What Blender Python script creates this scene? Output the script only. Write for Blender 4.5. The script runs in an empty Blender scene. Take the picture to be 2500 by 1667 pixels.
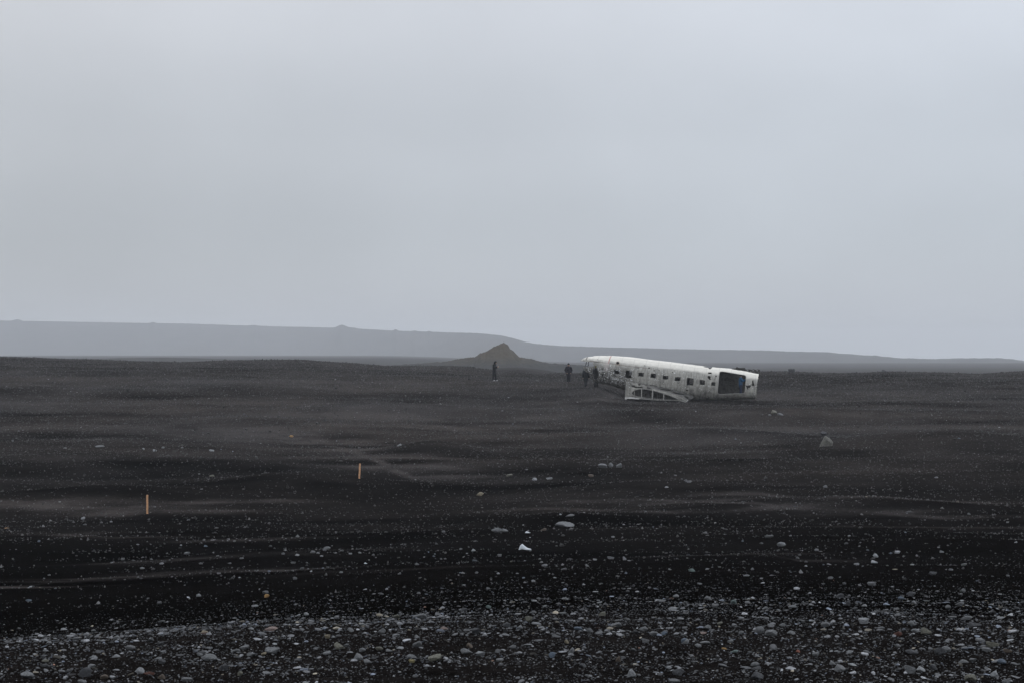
import bpy, bmesh, math, random
import numpy as np
from mathutils import Vector, Matrix, noise as mnoise

rng = np.random.default_rng(11)
random.seed(5)
R = math.radians
scene = bpy.context.scene
col = scene.collection

# ------------------------------------------------------------------ camera
F, CX, HY = 4200.0, 1250.0, 850.0          # focal length, centre column, horizon row of the photo (px)
cam_d = bpy.data.cameras.new("camera")
cam_d.sensor_width = 36.0
cam_d.lens = F / 2500.0 * 36.0
cam_d.shift_y = (HY - 833.5) / 2500.0
cam_d.clip_start = 0.2
cam_d.clip_end = 9000
cam = bpy.data.objects.new("camera", cam_d)
cam.rotation_euler = (R(90), 0, 0)
col.objects.link(cam)
scene.camera = cam

def tag(o, label=None, cat=None, group=None, kind=None):
    if label: o["label"] = label
    if cat: o["category"] = cat
    if group: o["group"] = group
    if kind: o["kind"] = kind
    return o

# ------------------------------------------------------------------ materials
def new_mat(name):
    m = bpy.data.materials.new(name)
    m.use_nodes = True
    nt = m.node_tree
    b = nt.nodes["Principled BSDF"]
    return m, nt, b

def N(nt, t, **kw):
    n = nt.nodes.new(t)
    for k, v in kw.items():
        if k.startswith("i_"):
            n.inputs[k[2:].replace("_", " ")].default_value = v
        else:
            setattr(n, k, v)
    return n

def ramp(nt, fac, stops):
    r = nt.nodes.new("ShaderNodeValToRGB")
    e = r.color_ramp.elements
    while len(e) > 1: e.remove(e[-1])
    e[0].position = stops[0][0]; e[0].color = (*([stops[0][1]]*3 if not hasattr(stops[0][1], '__len__') else stops[0][1]), 1)
    for p, c in stops[1:]:
        k = e.new(p); k.color = (*([c]*3 if not hasattr(c, '__len__') else c), 1)
    nt.links.new(fac, r.inputs[0])
    return r.outputs[0]

def math_(nt, op, a, b=None, c=None, clamp=False):
    n = nt.nodes.new("ShaderNodeMath"); n.operation = op; n.use_clamp = clamp
    for i, v in enumerate((a, b, c)):
        if v is None: continue
        if isinstance(v, (int, float)): n.inputs[i].default_value = v
        else: nt.links.new(v, n.inputs[i])
    return n.outputs[0]

def mix(nt, fac, a, b, mode='MIX'):
    n = nt.nodes.new("ShaderNodeMix"); n.data_type = 'RGBA'; n.blend_type = mode
    for i, v in ((0, fac), (6, a), (7, b)):
        if isinstance(v, (int, float)): n.inputs[i].default_value = v
        elif isinstance(v, tuple): n.inputs[i].default_value = (*v, 1) if len(v) == 3 else v
        else: nt.links.new(v, n.inputs[i])
    return n.outputs[2]

def plain(name, c, rough=0.8, var=0.25, scale=30, metallic=0.0):
    m, nt, b = new_mat(name)
    tc = N(nt, "ShaderNodeTexCoord")
    n = N(nt, "ShaderNodeTexNoise"); n.inputs["Scale"].default_value = scale; n.inputs["Detail"].default_value = 4
    nt.links.new(tc.outputs["Object"], n.inputs["Vector"])
    lo = tuple(x*(1-var) for x in c); hi = tuple(min(1, x*(1+var)) for x in c)
    nt.links.new(ramp(nt, n.outputs[0], [(0.3, lo), (0.7, hi)]), b.inputs["Base Color"])
    b.inputs["Roughness"].default_value = rough
    b.inputs["Metallic"].default_value = metallic
    b.inputs["Specular IOR Level"].default_value = 0.3
    return m

# ------------------------------------------------------------------ numpy noise
def _h(ix, iy, seed):
    n = (ix.astype(np.int64) * 374761393 + iy.astype(np.int64) * 668265263 + seed * 974634777) & 0x7fffffff
    n = ((n ^ (n >> 13)) * 1274126177) & 0x7fffffff
    n = n ^ (n >> 16)
    return (n & 0xffff) / 65535.0 * 2 * math.pi

def perlin(x, y, seed=0):
    x = np.asarray(x, float); y = np.asarray(y, float)
    ix = np.floor(x); iy = np.floor(y); fx = x - ix; fy = y - iy
    u = fx*fx*fx*(fx*(fx*6-15)+10); v = fy*fy*fy*(fy*(fy*6-15)+10)
    def g(dx, dy):
        a = _h(ix+dx, iy+dy, seed)
        return np.cos(a)*(fx-dx) + np.sin(a)*(fy-dy)
    a = g(0, 0)*(1-u) + g(1, 0)*u
    b = g(0, 1)*(1-u) + g(1, 1)*u
    return (a*(1-v) + b*v) * 1.5

def fbm(x, y, seed=0, octv=4):
    s = 0; a = 1; t = 0
    for k in range(octv):
        s = s + a*perlin(x*2**k, y*2**k, seed+k*7); t += a; a *= 0.5
    return s/t

def sstep(a, b, x):
    t = np.clip((x-a)/(b-a), 0, 1); return t*t*(3-2*t)

# ------------------------------------------------------------------ terrain (metres relative to the eye)
U = np.array([0, 500, 1000, 1200, 1400, 1460, 1540, 1850, 2500], float)
ROWS = [
 (3,   [2250]*9), (6, [1134]*9), (8.6, [806]*9),
 (10,  [720, 705, 697, 695, 695, 695, 695, 695, 695]),
 (12,  [713, 672, 645, 635, 628, 628, 628, 628, 628]),
 (15,  [698, 655, 612, 602, 598, 598, 598, 598, 598]),
 (20,  [645, 618, 575, 565, 560, 560, 560, 560, 560]),
 (28,  [572, 560, 530, 522, 518, 518, 518, 515, 515]),
 (38,  [488, 485, 475, 470, 466, 466, 465, 460, 455]),
 (54,  [394, 394, 392, 388, 380, 380, 378, 370, 365]),
 (70,  [307, 309, 312, 310, 302, 300, 298, 292, 290]),
 (100, [205, 205, 210, 212, 208, 208, 206, 205, 203]),
 (125, [130, 135, 145, 150, 150, 150, 150, 150, 150]),
 (133, [110, 116, 128, 130, 124, 122, 137, 138, 134]),
 (141, [93, 98, 109, 108, 97, 94, 125, 127, 119]),
 (155, [65, 70, 80, 81, 82, 84, 98, 105, 92]),
 (170, [42, 50, 60, 72, 76, 78, 80, 82, 75]),
]
SKY_U = np.array([-400, 0, 204, 434, 663, 740, 850, 944, 1122, 1199, 1221, 1267, 1310, 1335, 1386, 1480, 1600, 1857, 1925, 2053, 2159, 2393, 2500, 2900], float)
SKY_V = np.array([860, 871, 877, 885, 878, 878, 885, 893, 895, 902, 909, 903, 912, 911, 909, 910, 908, 907, 906, 911, 907, 913, 906, 902], float) - HY
def pchip(x, Y, xq):
    """Y: (n, cols) -> (len(xq), cols), monotone cubic"""
    h = np.diff(x)[:, None]; d = np.diff(Y, axis=0)/h
    m = np.zeros_like(Y)
    m[1:-1] = np.where(d[:-1]*d[1:] > 0, 2*d[:-1]*d[1:]/(d[:-1]+d[1:]+1e-12*np.sign(d[:-1]+d[1:]+1e-30)), 0)
    m[0] = d[0]; m[-1] = d[-1]
    k = np.clip(np.searchsorted(x, xq)-1, 0, len(x)-2)
    t = ((xq-x[k])/(x[k+1]-x[k]))[:, None]; hh = (x[k+1]-x[k])[:, None]
    return ((2*t**3-3*t*t+1)*Y[k] + (t**3-2*t*t+t)*hh*m[k] + (-2*t**3+3*t*t)*Y[k+1] + (t**3-t*t)*hh*m[k+1])

LU = np.linspace(-2500, 5000, 751)
Ds = [r[0] for r in ROWS]
Zt = [np.interp(LU, U, np.array(r[1], float)) * (-r[0]/F) for r in ROWS]
vs = np.interp(LU, SKY_U, SKY_V)
mound_sec = np.exp(-((LU-1250)/170.0)**2)
Ds.append(195); Zt.append(-vs*195/F)
Ds.append(215); Zt.append(-vs*215/F - 0.35)
rid = np.exp(-((LU-380)/260.0)**2)
Ds.append(300); Zt.append(-7.2 + mound_sec*3.4)
Ds.append(480); Zt.append(-8.4 + mound_sec*3.2)
Ds.append(640); Zt.append(-9.4 + mound_sec*2.4)
lft = 1-sstep(900, 1500, LU)
Ds.append(900); Zt.append(-11.0 + rid*3.0*lft + 3.2*lft)
Ds.append(1150); Zt.append(-12.6 + 5.6*lft)
Ds.append(1700); Zt.append(-14.5 + 6.4*lft)
Ds.append(2900); Zt.append(-28.0 + 16.0*lft)
Ds.append(3800); Zt.append(np.full_like(LU, -42.0))
Ds.append(5200); Zt.append(np.full_like(LU, -62.0))
LD = np.linspace(math.log(3), math.log(5200), 900)
ZT = pchip(np.log(np.array(Ds, float)), np.array(Zt), LD)

DUNES = [(1050, 86, 2.2, 3.5, .32), (560, 108, 5.0, 5, .30), (2250, 88, 6.0, 4.0, .30), (1740, 98, 5, 4, .22), (720, 66, 2.6, 3, .22), (1600, 60, 3.5, 3, .20),
         (2100, 50, 3.2, 2.4, .18), (250, 60, 2.6, 2.4, .18), (1950, 118, 8, 4, .3), (1000, 120, 7, 4, .25), (1350, 47, 2.2, 2, .14), (640, 33, 2.0, 2.0, .12), (2350, 33, 2.0, 1.6, .10)]
def H(x, y):
    x = np.asarray(x, float); y = np.asarray(y, float)
    r = np.hypot(x, y) + 1e-6
    th = np.arctan2(x, y)
    u = CX + F*np.tan(np.clip(th, -0.72, 0.72))
    D = np.maximum(r*np.cos(np.clip(th, -0.36, 0.36)), 3.0)
    fu = np.clip((u-LU[0])/(LU[1]-LU[0]), 0, len(LU)-1.001); iu = fu.astype(int); fu = fu-iu
    fd = np.clip((np.log(D)-LD[0])/(LD[1]-LD[0]), 0, len(LD)-1.001); idd = fd.astype(int); fd = fd-idd
    z = (ZT[idd, iu]*(1-fu)+ZT[idd, iu+1]*fu)*(1-fd) + (ZT[idd+1, iu]*(1-fu)+ZT[idd+1, iu+1]*fu)*fd
    z = z + perlin(x/14, y/9, 3)*(0.18-.08*sstep(130, 180, D))*sstep(18, 55, D)
    z = z + perlin(x/34, y/16, 8)*0.30*sstep(45, 75, D)*(1-sstep(105, 138, D))
    for uc, dc, wx, wy, hh in DUNES:
        z = z + 1.7*hh*np.exp(-((x-(uc-CX)/F*dc)/wx)**2-((y-dc)/wy)**2)
    z = z + perlin(x/5, y/3.2, 4)*0.045*sstep(11, 30, D)
    z = z + perlin(x/1.1, y/0.9, 5)*0.016
    z = z + perlin(x/0.28, y/0.25, 6)*0.007*(1-sstep(25, 60, D))
    return z

MD = np.exp(np.linspace(math.log(6.0), math.log(3000), 6000))
def hit(px, py):
    """first point where the line of sight through a photo pixel meets the ground"""
    kx = (px-CX)/F; kz = -(py-HY)/F
    dz = kz*MD - H(kx*MD, MD)
    i = int(np.argmax(dz < 0)) if (dz < 0).any() else len(MD)-1
    i = max(i, 1)
    a, b = dz[i-1], dz[i]
    t = a/(a-b) if a != b else 0
    D = MD[i-1] + (MD[i]-MD[i-1])*t
    return Vector((kx*D, D, float(H(kx*D, D))))

def np_mesh(name, V, Fc, flat=False, colattr=None, floats=None):
    me = bpy.data.meshes.new(name)
    n = len(V); k = Fc.shape[1]
    me.vertices.add(n); me.vertices.foreach_set("co", np.ascontiguousarray(V, np.float32).ravel())
    me.loops.add(len(Fc)*k); me.loops.foreach_set("vertex_index", np.ascontiguousarray(Fc, np.int32).ravel())
    me.polygons.add(len(Fc)); me.polygons.foreach_set("loop_start", np.arange(0, len(Fc)*k, k, dtype=np.int32))
    me.update(calc_edges=True)
    me.polygons.foreach_set("use_smooth", np.full(len(Fc), not flat))
    if colattr is not None:
        a = me.color_attributes.new("tint", 'FLOAT_COLOR', 'POINT')
        a.data.foreach_set("color", np.ascontiguousarray(colattr, np.float32).ravel())
    for nm, arr in (floats or {}).items():
        a = me.attributes.new(nm, 'FLOAT', 'POINT'); a.data.foreach_set("value", np.ascontiguousarray(arr, np.float32))
    me.validate()
    return me

# --- ground sheet
inner = np.radians(np.arange(-19, 19.001, 0.075))
outer = np.radians(np.array([20, 21.5, 23.5, 26, 29, 33, 38, 44, 52, 62, 75, 90, 110, 130, 150, 165, 180]))
TH = np.concatenate([-outer[::-1], inner, outer[:-1]])
RR = [0.4]
while RR[-1] < 5000: RR.append(RR[-1]*(1.05 if RR[-1] < 6 else 1.0058))
RR = np.array(RR)
TT, RG = np.meshgrid(TH, RR)
GX = RG*np.sin(TT); GY = RG*np.cos(TT)
GZ = H(GX, GY)

STREAKS = [  # photo pixels, thickness px, strength
 ([(-60, 1440), (0, 1433), (150, 1418), (300, 1408), (520, 1395), (700, 1392)], 9, 1.0),
 ([(1560, 1218), (1700, 1224), (1900, 1236), (2130, 1250), (2300, 1262)], 6, .75),
 ([(1850, 1203), (2150, 1212), (2350, 1224), (2560, 1230)], 7, .75),
 ([(1500, 1288), (2000, 1284), (2560, 1286)], 4, .45),
 ([(760, 1064), (800, 1080), (850, 1097), (900, 1115), (950, 1140), (1010, 1165)], 6, .9),
 ([(-20, 1046), (200, 1040), (450, 1044), (700, 1048)], 6, .4),
 ([(780, 1013), (950, 1018), (1150, 1024)], 4, .45),
 ([(820, 1036), (1000, 1040), (1200, 1042)], 4, .4),
 ([(-20, 1232), (80, 1230), (190, 1240)], 12, .9),
 ([(310, 1256), (370, 1248), (470, 1246)], 7, 1.0),
 ([(520, 1226), (600, 1222), (680, 1220)], 5, .6),
 ([(-20, 1300), (120, 1300), (270, 1312)], 9, .6),
 ([(1330, 1240), (1480, 1246), (1640, 1250)], 7, .55),
 ([(1300, 1218), (1420, 1222), (1560, 1228)], 4, .4),
 ([(480, 1320), (620, 1316), (780, 1310)], 6, .5),
 ([(1900, 968), (2100, 972), (2400, 980)], 4, .4),
 ([(1850, 1003), (2200, 1010), (2500, 1018)], 4, .35),
 ([(1000, 988), (1200, 992), (1420, 992)], 3, .35),
 ([(1420, 978), (1470, 973), (1525, 968)], 2.5, .6),
 ([(1600, 1358), (1850, 1350), (1950, 1368)], 9, .5),
 ([(300, 1372), (480, 1362), (700, 1350), (900, 1340)], 6, .5),
 ([(800, 1395), (1000, 1388), (1200, 1380)], 14, .25),
 ([(0, 985), (400, 990), (700, 980)], 6, .25),
 ([(400, 930), (700, 935), (950, 945)], 5, .25),
 ([(1550, 1040), (2000, 1048), (2500, 1045)], 5, .25),
]
DARKS = [  # darker sand bands; those at the dunes paint in their shaded sides
 ([(640, 1170), (850, 1192), (1120, 1196)], 16, 1.0), ([(900, 1090), (1020, 1092), (1120, 1110)], 8, .8),
 ([(1900, 1100), (2100, 1092), (2300, 1092)], 0.1, 0), ([(1150, 970), (1500, 990), (1750, 986)], 4, .8),
 ([(1850, 985), (2100, 984), (2300, 988)], 4, 1.0), ([(0, 1200), (300, 1205), (520, 1190)], 14, .9),
 ([(420, 1270), (800, 1275), (1100, 1260)], 14, 1.0), ([(1600, 1270), (2000, 1268), (2560, 1250)], 6, .9),
 ([(1650, 1305), (2000, 1312), (2500, 1330)], 8, .7), ([(0, 1350), (250, 1350), (420, 1330)], 10, 1.0),
 ([(0, 1500), (400, 1490), (800, 1465)], 34, 1.0), ([(1400, 1440), (1900, 1430), (2500, 1420)], 40, .6),
 ([(1930, 920), (2200, 932), (2500, 930)], 6, .7), ([(950, 1085), (1060, 1100), (1150, 1115)], 8, .8),
 ([(1480, 1190), (1700, 1196), (2000, 1186)], 6, .7),
]
GD = RG*np.cos(np.clip(TT, -0.36, 0.36))
def seg_field(lines):
    out = np.zeros_like(GX)
    for pts, th, st in lines:
        if st == 0: continue
        P = [hit(*p) for p in pts]
        for a, b, pa in zip(P[:-1], P[1:], pts[:-1]):
            v = max(pa[1]-HY, 30)
            wy = max(th*0.5*(a.y/v)*1.3, 0.12)
            wx = max(wy, 0.4)
            lo, hi = min(a.y, b.y)-4*wy, max(a.y, b.y)+4*wy
            ri = (RR > lo*0.9) & (RR < hi*1.15)
            if not ri.any(): continue
            X = GX[ri]; Y = GY[ri]
            dx = b.x-a.x; t = np.clip((X-a.x)/(dx if abs(dx) > 1e-3 else 1e-3), 0, 1)
            yy = a.y+(b.y-a.y)*t
            ex = X-(a.x+dx*t)
            g = st*np.exp(-((Y-yy)/wy)**2 - (ex/(wx*3))**2)
            out[ri] = np.maximum(out[ri], g)
    return out
light = seg_field(STREAKS)
dark = seg_field(DARKS)
patchy = np.clip(.75+1.3*fbm(GX/2.4, GY/1.6, 55, 4), 0, 1.25)
light = light*patchy; dark = np.clip(dark*np.clip(.75+1.0*fbm(GX/3, GY/2, 56, 3), 0, 1.2), 0, 1)
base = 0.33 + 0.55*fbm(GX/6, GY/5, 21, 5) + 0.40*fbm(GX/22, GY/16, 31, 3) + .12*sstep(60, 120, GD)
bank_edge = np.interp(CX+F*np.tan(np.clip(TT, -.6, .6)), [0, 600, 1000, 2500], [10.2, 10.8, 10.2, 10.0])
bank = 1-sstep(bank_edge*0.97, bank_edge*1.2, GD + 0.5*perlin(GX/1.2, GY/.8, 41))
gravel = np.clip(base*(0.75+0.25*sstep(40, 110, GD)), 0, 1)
gravel = gravel*(.12+.88*sstep(20, 95, GD))  # paler with distance: haze lightening is put into the sand colour
gravel = np.clip(gravel*(1-0.85*dark) + (.75+.45*sstep(30, 60, GD))*light*(0.62+0.38*np.clip(fbm(GX/1.5, GY/.9, 51, 3)+.5, 0, 1)), 0, 1)
gravel = np.maximum(gravel, bank*0.12)
gravel = np.clip(gravel, 0, 1)

nr, nt_ = GX.shape
V = np.stack([GX.ravel(), GY.ravel(), GZ.ravel()], 1)
V = np.vstack([V, [[0, 0, float(H(0, 0.1))]]])
i = np.arange(nr-1)[:, None]; j = np.arange(nt_)[None, :]
a = i*nt_+j; b = i*nt_+(j+1) % nt_
Fq = np.stack([a, b, b+nt_, a+nt_], -1).reshape(-1, 4)
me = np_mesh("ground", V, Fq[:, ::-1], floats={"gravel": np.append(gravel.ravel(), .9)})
bm = bmesh.new(); bm.from_mesh(me); bm.verts.ensure_lookup_table()
c = bm.verts[-1]
for k in range(nt_):
    bm.faces.new((c, bm.verts[(k+1) % nt_], bm.verts[k]))
bm.to_mesh(me); bm.free()
ground = bpy.data.objects.new("ground", me); col.objects.link(ground); tag(ground, kind="structure")

def sand_material(name, dark_c, light_c, use_attr=True, far=False):
    m, nt, b = new_mat(name)
    geo = N(nt, "ShaderNodeNewGeometry")
    pos = geo.outputs["Position"]
    def noise(scale, detail=3, rough=.55, dim='3D'):
        n = N(nt, "ShaderNodeTexNoise"); n.inputs["Scale"].default_value = scale
        n.inputs["Detail"].default_value = detail; n.inputs["Roughness"].default_value = rough
        nt.links.new(pos, n.inputs["Vector"]); return n.outputs[0]
    def vor(scale):
        n = N(nt, "ShaderNodeTexVoronoi"); n.inputs["Scale"].default_value = scale
        nt.links.new(pos, n.inputs["Vector"]); return n
    if use_attr:
        at = N(nt, "ShaderNodeAttribute"); at.attribute_name = "gravel"; g = at.outputs["Fac"]
    else:
        g = noise(0.03, 5)
    grain = noise(38 if not far else 2, 3, .7)
    grain2 = noise(7 if not far else .5, 4, .7)
    amp = math_(nt, 'MULTIPLY', g, 2.2, clamp=True)
    nz = math_(nt, 'ADD', math_(nt, 'MULTIPLY', math_(nt, 'SUBTRACT', grain, .5), 1.3), math_(nt, 'MULTIPLY', math_(nt, 'SUBTRACT', grain2, .5), 1.3))
    fac = math_(nt, 'ADD', g, math_(nt, 'MULTIPLY', nz, amp), clamp=True)
    cbase = mix(nt, fac, dark_c, light_c)
    # tint drift: some areas browner, some bluer
    drift = noise(0.055 if not far else .01, 3)
    cbase = mix(nt, math_(nt, 'MULTIPLY', 1.0, ramp(nt, drift, [(.35, 0), (.65, 1)])), mix(nt, 1.0, cbase, (1.05, 1.0, .98), 'MULTIPLY'), mix(nt, 1.0, cbase, (.97, .99, 1.04), 'MULTIPLY'))
    if not far:
        for sc, thr, amt, bright in ((22, .16, .6, .05), (6.5, .12, .45, .07), (2.3, .06, .35, .10)):
            v = vor(sc)
            dot = math_(nt, 'LESS_THAN', v.outputs["Distance"], thr)
            sel = math_(nt, 'GREATER_THAN', N_sep(nt, v.outputs["Color"]), 1-amt*.55)
            msk = math_(nt, 'MULTIPLY', dot, sel)
            msk = math_(nt, 'MULTIPLY', msk, math_(nt, 'ADD', .25, g, clamp=True))
            cbase = mix(nt, msk, cbase, (bright, bright, bright*1.04))
    nt.links.new(cbase, b.inputs["Base Color"])
    b.inputs["Roughness"].default_value = .95
    b.inputs["Specular IOR Level"].default_value = 0.0
    bump = N(nt, "ShaderNodeBump"); bump.inputs["Strength"].default_value = .8; bump.inputs["Distance"].default_value = .03 if not far else .3
    nt.links.new(math_(nt, 'ADD', grain, math_(nt, 'MULTIPLY', grain2, 2.0)), bump.inputs["Height"])
    nt.links.new(bump.outputs[0], b.inputs["Normal"])
    return m
def N_sep(nt, c):
    s = nt.nodes.new("ShaderNodeSeparateColor"); nt.links.new(c, s.inputs[0]); return s.outputs[0]

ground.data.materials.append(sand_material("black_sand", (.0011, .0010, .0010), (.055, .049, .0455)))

# --- far terrace (hills)
HU = np.array([-900, 0, 204, 459, 663, 800, 860, 969, 1080, 1165, 1199, 1221, 1250, 1284, 1310, 1369, 1480, 1500, 1713, 1861, 2010, 2095, 2201, 2287, 2435, 2474, 2500, 2600, 3600], float)
HV = np.array([778, 783, 786.5, 790.6, 797, 800, 802, 808, 811.5, 813.6, 817, 819, 825.5, 835, 839.5, 844.5, 847.6, 848, 853, 855.5, 860.6, 867, 876, 876, 874, 877, 883, 887, 880], float) - HY
hu = np.linspace(-1500, 4200, 2400)
hv = np.interp(hu, HU, HV)
Dtop = np.interp(hu, [-1500, 700, 1000, 1300, 2200, 4200], [3500, 3450, 3050, 2500, 2150, 2150])
ztop = -hv/F*Dtop
for uc, hpx, wpx in ((42, 4, 9), (374, 3, 6), (835, 8, 13), (860, 2, 10), (966, 3.5, 5), (1013, 2, 5), (1048, 2, 4), (620, 2, 8), (2140, 1.5, 9)):
    ztop += hpx/F*Dtop*np.exp(-((hu-uc)/wpx)**2)
rough = perlin(hu/9, hu*0, 61)*.36 + np.maximum(perlin(hu/5, hu*0+3, 62), .25)*1.1*np.clip(perlin(hu/120, hu*0, 63)+.5, 0, 1)
prof_t = np.array([0.70, .80, .87, .90, .925, .95, .972, .988, 1.0, 1.012, 1.06, 1.2, 1.5])
prof_z = np.array([0., .02, .08, .22, .42, .66, .84, .95, 1.0, .985, .93, .7, .2])
tt_ = np.concatenate([np.linspace(.70, .98, 50), np.linspace(.983, 1.02, 14), np.linspace(1.03, 1.5, 12)])
zz_ = pchip(prof_t, prof_z[:, None], tt_)[:, 0]
foot = -26.0
HX, HT = np.meshgrid(hu, tt_)
DD = HT*Dtop[None, :]
ZZ = foot + (ztop[None, :]-foot)*zz_[:, None]
gate = np.exp(-((HT-1)/.03)**2)
ZZ += gate*rough[None, :] + perlin(HX/160, HT*14, 64)*2.6*(1-gate)*np.clip(zz_[:, None]*2, 0, 1) + perlin(HX/30, HT*60, 65)*.9*(1-gate)
XX = (HX-CX)/F*DD
V = np.stack([XX.ravel(), DD.ravel(), ZZ.ravel()], 1)
nr2, nc2 = HX.shape
i = np.arange(nr2-1)[:, None]; j = np.arange(nc2-1)[None, :]
Fq = np.stack([i*nc2+j, i*nc2+j+1, (i+1)*nc2+j+1, (i+1)*nc2+j], -1).reshape(-1, 4)
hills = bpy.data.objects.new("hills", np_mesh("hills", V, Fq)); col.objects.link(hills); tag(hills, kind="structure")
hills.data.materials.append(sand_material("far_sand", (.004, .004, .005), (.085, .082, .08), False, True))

# --- khaki mound
MU = np.array([760, 900, 1000, 1046, 1080, 1120, 1160, 1175, 1200, 1222, 1231, 1238, 1244, 1256, 1267, 1290, 1318, 1352, 1378, 1420, 1480, 1560], float)
MV = np.array([902, 895, 888, 885, 883, 877, 870, 863, 850, 840.5, 839, 842, 851, 860, 870, 875, 882, 887, 888.5, 891, 897, 905], float) - HY
DM = 450.0
mx = np.linspace(760, 1560, 640)
mtop = -np.interp(mx, MU, MV)/F*DM
my = np.linspace(-46, 46, 130)
MX, MY = np.meshgrid((mx-CX)/F*DM, my)
floor_z = -8.2
hgt = np.maximum(mtop-floor_z, 0)[None, :]
wid = 8.0 + 2.2*hgt
sh = np.exp(-np.abs(MY/wid)**1.6*1.4)
MZ = floor_z + hgt*sh
MZ += (perlin(MX/4, MY/4, 71)*.24 + perlin(MX/1.5, MY/1.5, 72)*.42 + perlin(MX/.6, MY/.6, 74)*.22)*sh*np.clip(hgt/6-.35, .05, 1) + np.abs(perlin(MX/4.2, MY/9, 73))*(-.4)*sh*(1-sh)*2
V = np.stack([MX.ravel(), MY.ravel()+DM, MZ.ravel()], 1)
nr2, nc2 = MX.shape
i = np.arange(nr2-1)[:, None]; j = np.arange(nc2-1)[None, :]
Fq = np.stack([i*nc2+j, i*nc2+j+1, (i+1)*nc2+j+1, (i+1)*nc2+j], -1).reshape(-1, 4)
mound = bpy.data.objects.new("mound", np_mesh("mound", V, Fq)); col.objects.link(mound); tag(mound, kind="structure")
m, nt, b = new_mat("mossy_earth")
geo = N(nt, "ShaderNodeNewGeometry")
n1 = N(nt, "ShaderNodeTexNoise"); n1.inputs["Scale"].default_value = .6; n1.inputs["Detail"].default_value = 6
nt.links.new(geo.outputs["Position"], n1.inputs["Vector"])
sx = N(nt, "ShaderNodeSeparateXYZ"); nt.links.new(geo.outputs["Position"], sx.inputs[0])
hgtf = math_(nt, 'ADD', math_(nt, 'MULTIPLY', math_(nt, 'ADD', sx.outputs[2], 4.6), .36), math_(nt, 'MULTIPLY', math_(nt, 'SUBTRACT', n1.outputs[0], .5), 1.2), clamp=True)
moss = mix(nt, n1.outputs[0], (.032, .026, .017), (.072, .058, .040))
nt.links.new(mix(nt, hgtf, (.028, .028, .027), moss), b.inputs["Base Color"])
b.inputs["Roughness"].default_value = .95; b.inputs["Specular IOR Level"].default_value = .1
mound.data.materials.append(m)

# ------------------------------------------------------------------ stones
def ico(sub):
    bm = bmesh.new(); bmesh.ops.create_icosphere(bm, subdivisions=sub, radius=1.0)
    bm.verts.ensure_lookup_table()
    V = np.array([v.co[:] for v in bm.verts]); Fc = np.array([[v.index for v in f.verts] for f in bm.faces])
    bm.free(); return V, Fc
def chisel(V, r, planes=9, lo=.55, hi=.95, rough=.05):
    n = r.normal(size=(planes, 3)); n /= np.linalg.norm(n, axis=1)[:, None]
    h = r.uniform(lo, hi, planes)
    Vn = V/np.linalg.norm(V, axis=1)[:, None]
    d = Vn @ n.T
    rad = np.min(np.where(d > 1e-3, h[None, :]/np.maximum(d, 1e-3), 9), axis=1)
    rad = np.minimum(rad, 1.0)
    rad = rad*(1+rough*perlin(Vn[:, 0]*3+Vn[:, 2]*2.1, Vn[:, 1]*3-Vn[:, 2]*1.7, int(r.integers(1000))))
    out = Vn*rad[:, None]
    mn, mx_ = out.min(0), out.max(0)
    return (out-(mn+mx_)/2)/((mx_-mn)/2)        # unit half-extents

V1, F1 = ico(1); V2, F2 = ico(2); V4, F4 = ico(4)
r0 = np.random.default_rng(77)
var1 = [chisel(V1, r0, 5, .6, .95) for _ in range(14)]
var2 = [chisel(V2, r0, 6 + _ % 3, .36, .8, .03) for _ in range(30)]
rock_meshes = []
for k in range(20):
    vv = chisel(V4, r0, 6 + k % 5, .36 if k % 4 else .55, .84, .08)
    rock_meshes.append(np_mesh("stone", vv, F4))
# object-colour rock material
m, nt, b = new_mat("rock")
oi = N(nt, "ShaderNodeObjectInfo"); tc = N(nt, "ShaderNodeTexCoord")
n1 = N(nt, "ShaderNodeTexNoise"); n1.inputs["Scale"].default_value = 3.2; n1.inputs["Detail"].default_value = 8; n1.inputs["Roughness"].default_value = .7
nt.links.new(tc.outputs["Object"], n1.inputs["Vector"])
vv = N(nt, "ShaderNodeVectorMath"); vv.operation = 'ADD'
nt.links.new(tc.outputs["Object"], vv.inputs[0])
rnd3 = N(nt, "ShaderNodeCombineXYZ"); nt.links.new(math_(nt, 'MULTIPLY', oi.outputs["Random"], 50.0), rnd3.inputs[0]); nt.links.new(rnd3.outputs[0], vv.inputs[1])
nt.links.new(vv.outputs[0], n1.inputs["Vector"])
k_ = ramp(nt, n1.outputs[0], [(.3, .45), (.5, .95), (.68, 1.35)])
nt.links.new(mix(nt, 1.0, oi.outputs["Color"], k_, 'MULTIPLY'), b.inputs["Base Color"])
bump = N(nt, "ShaderNodeBump"); bump.inputs["Strength"].default_value = .7; bump.inputs["Distance"].default_value = .12
nt.links.new(n1.outputs[0], bump.inputs["Height"]); nt.links.new(bump.outputs[0], b.inputs["Normal"])
b.inputs["Roughness"].default_value = .7; b.inputs["Specular IOR Level"].default_value = .3
rock_mat = m
for me_ in rock_meshes: me_.materials.append(rock_mat)

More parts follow.
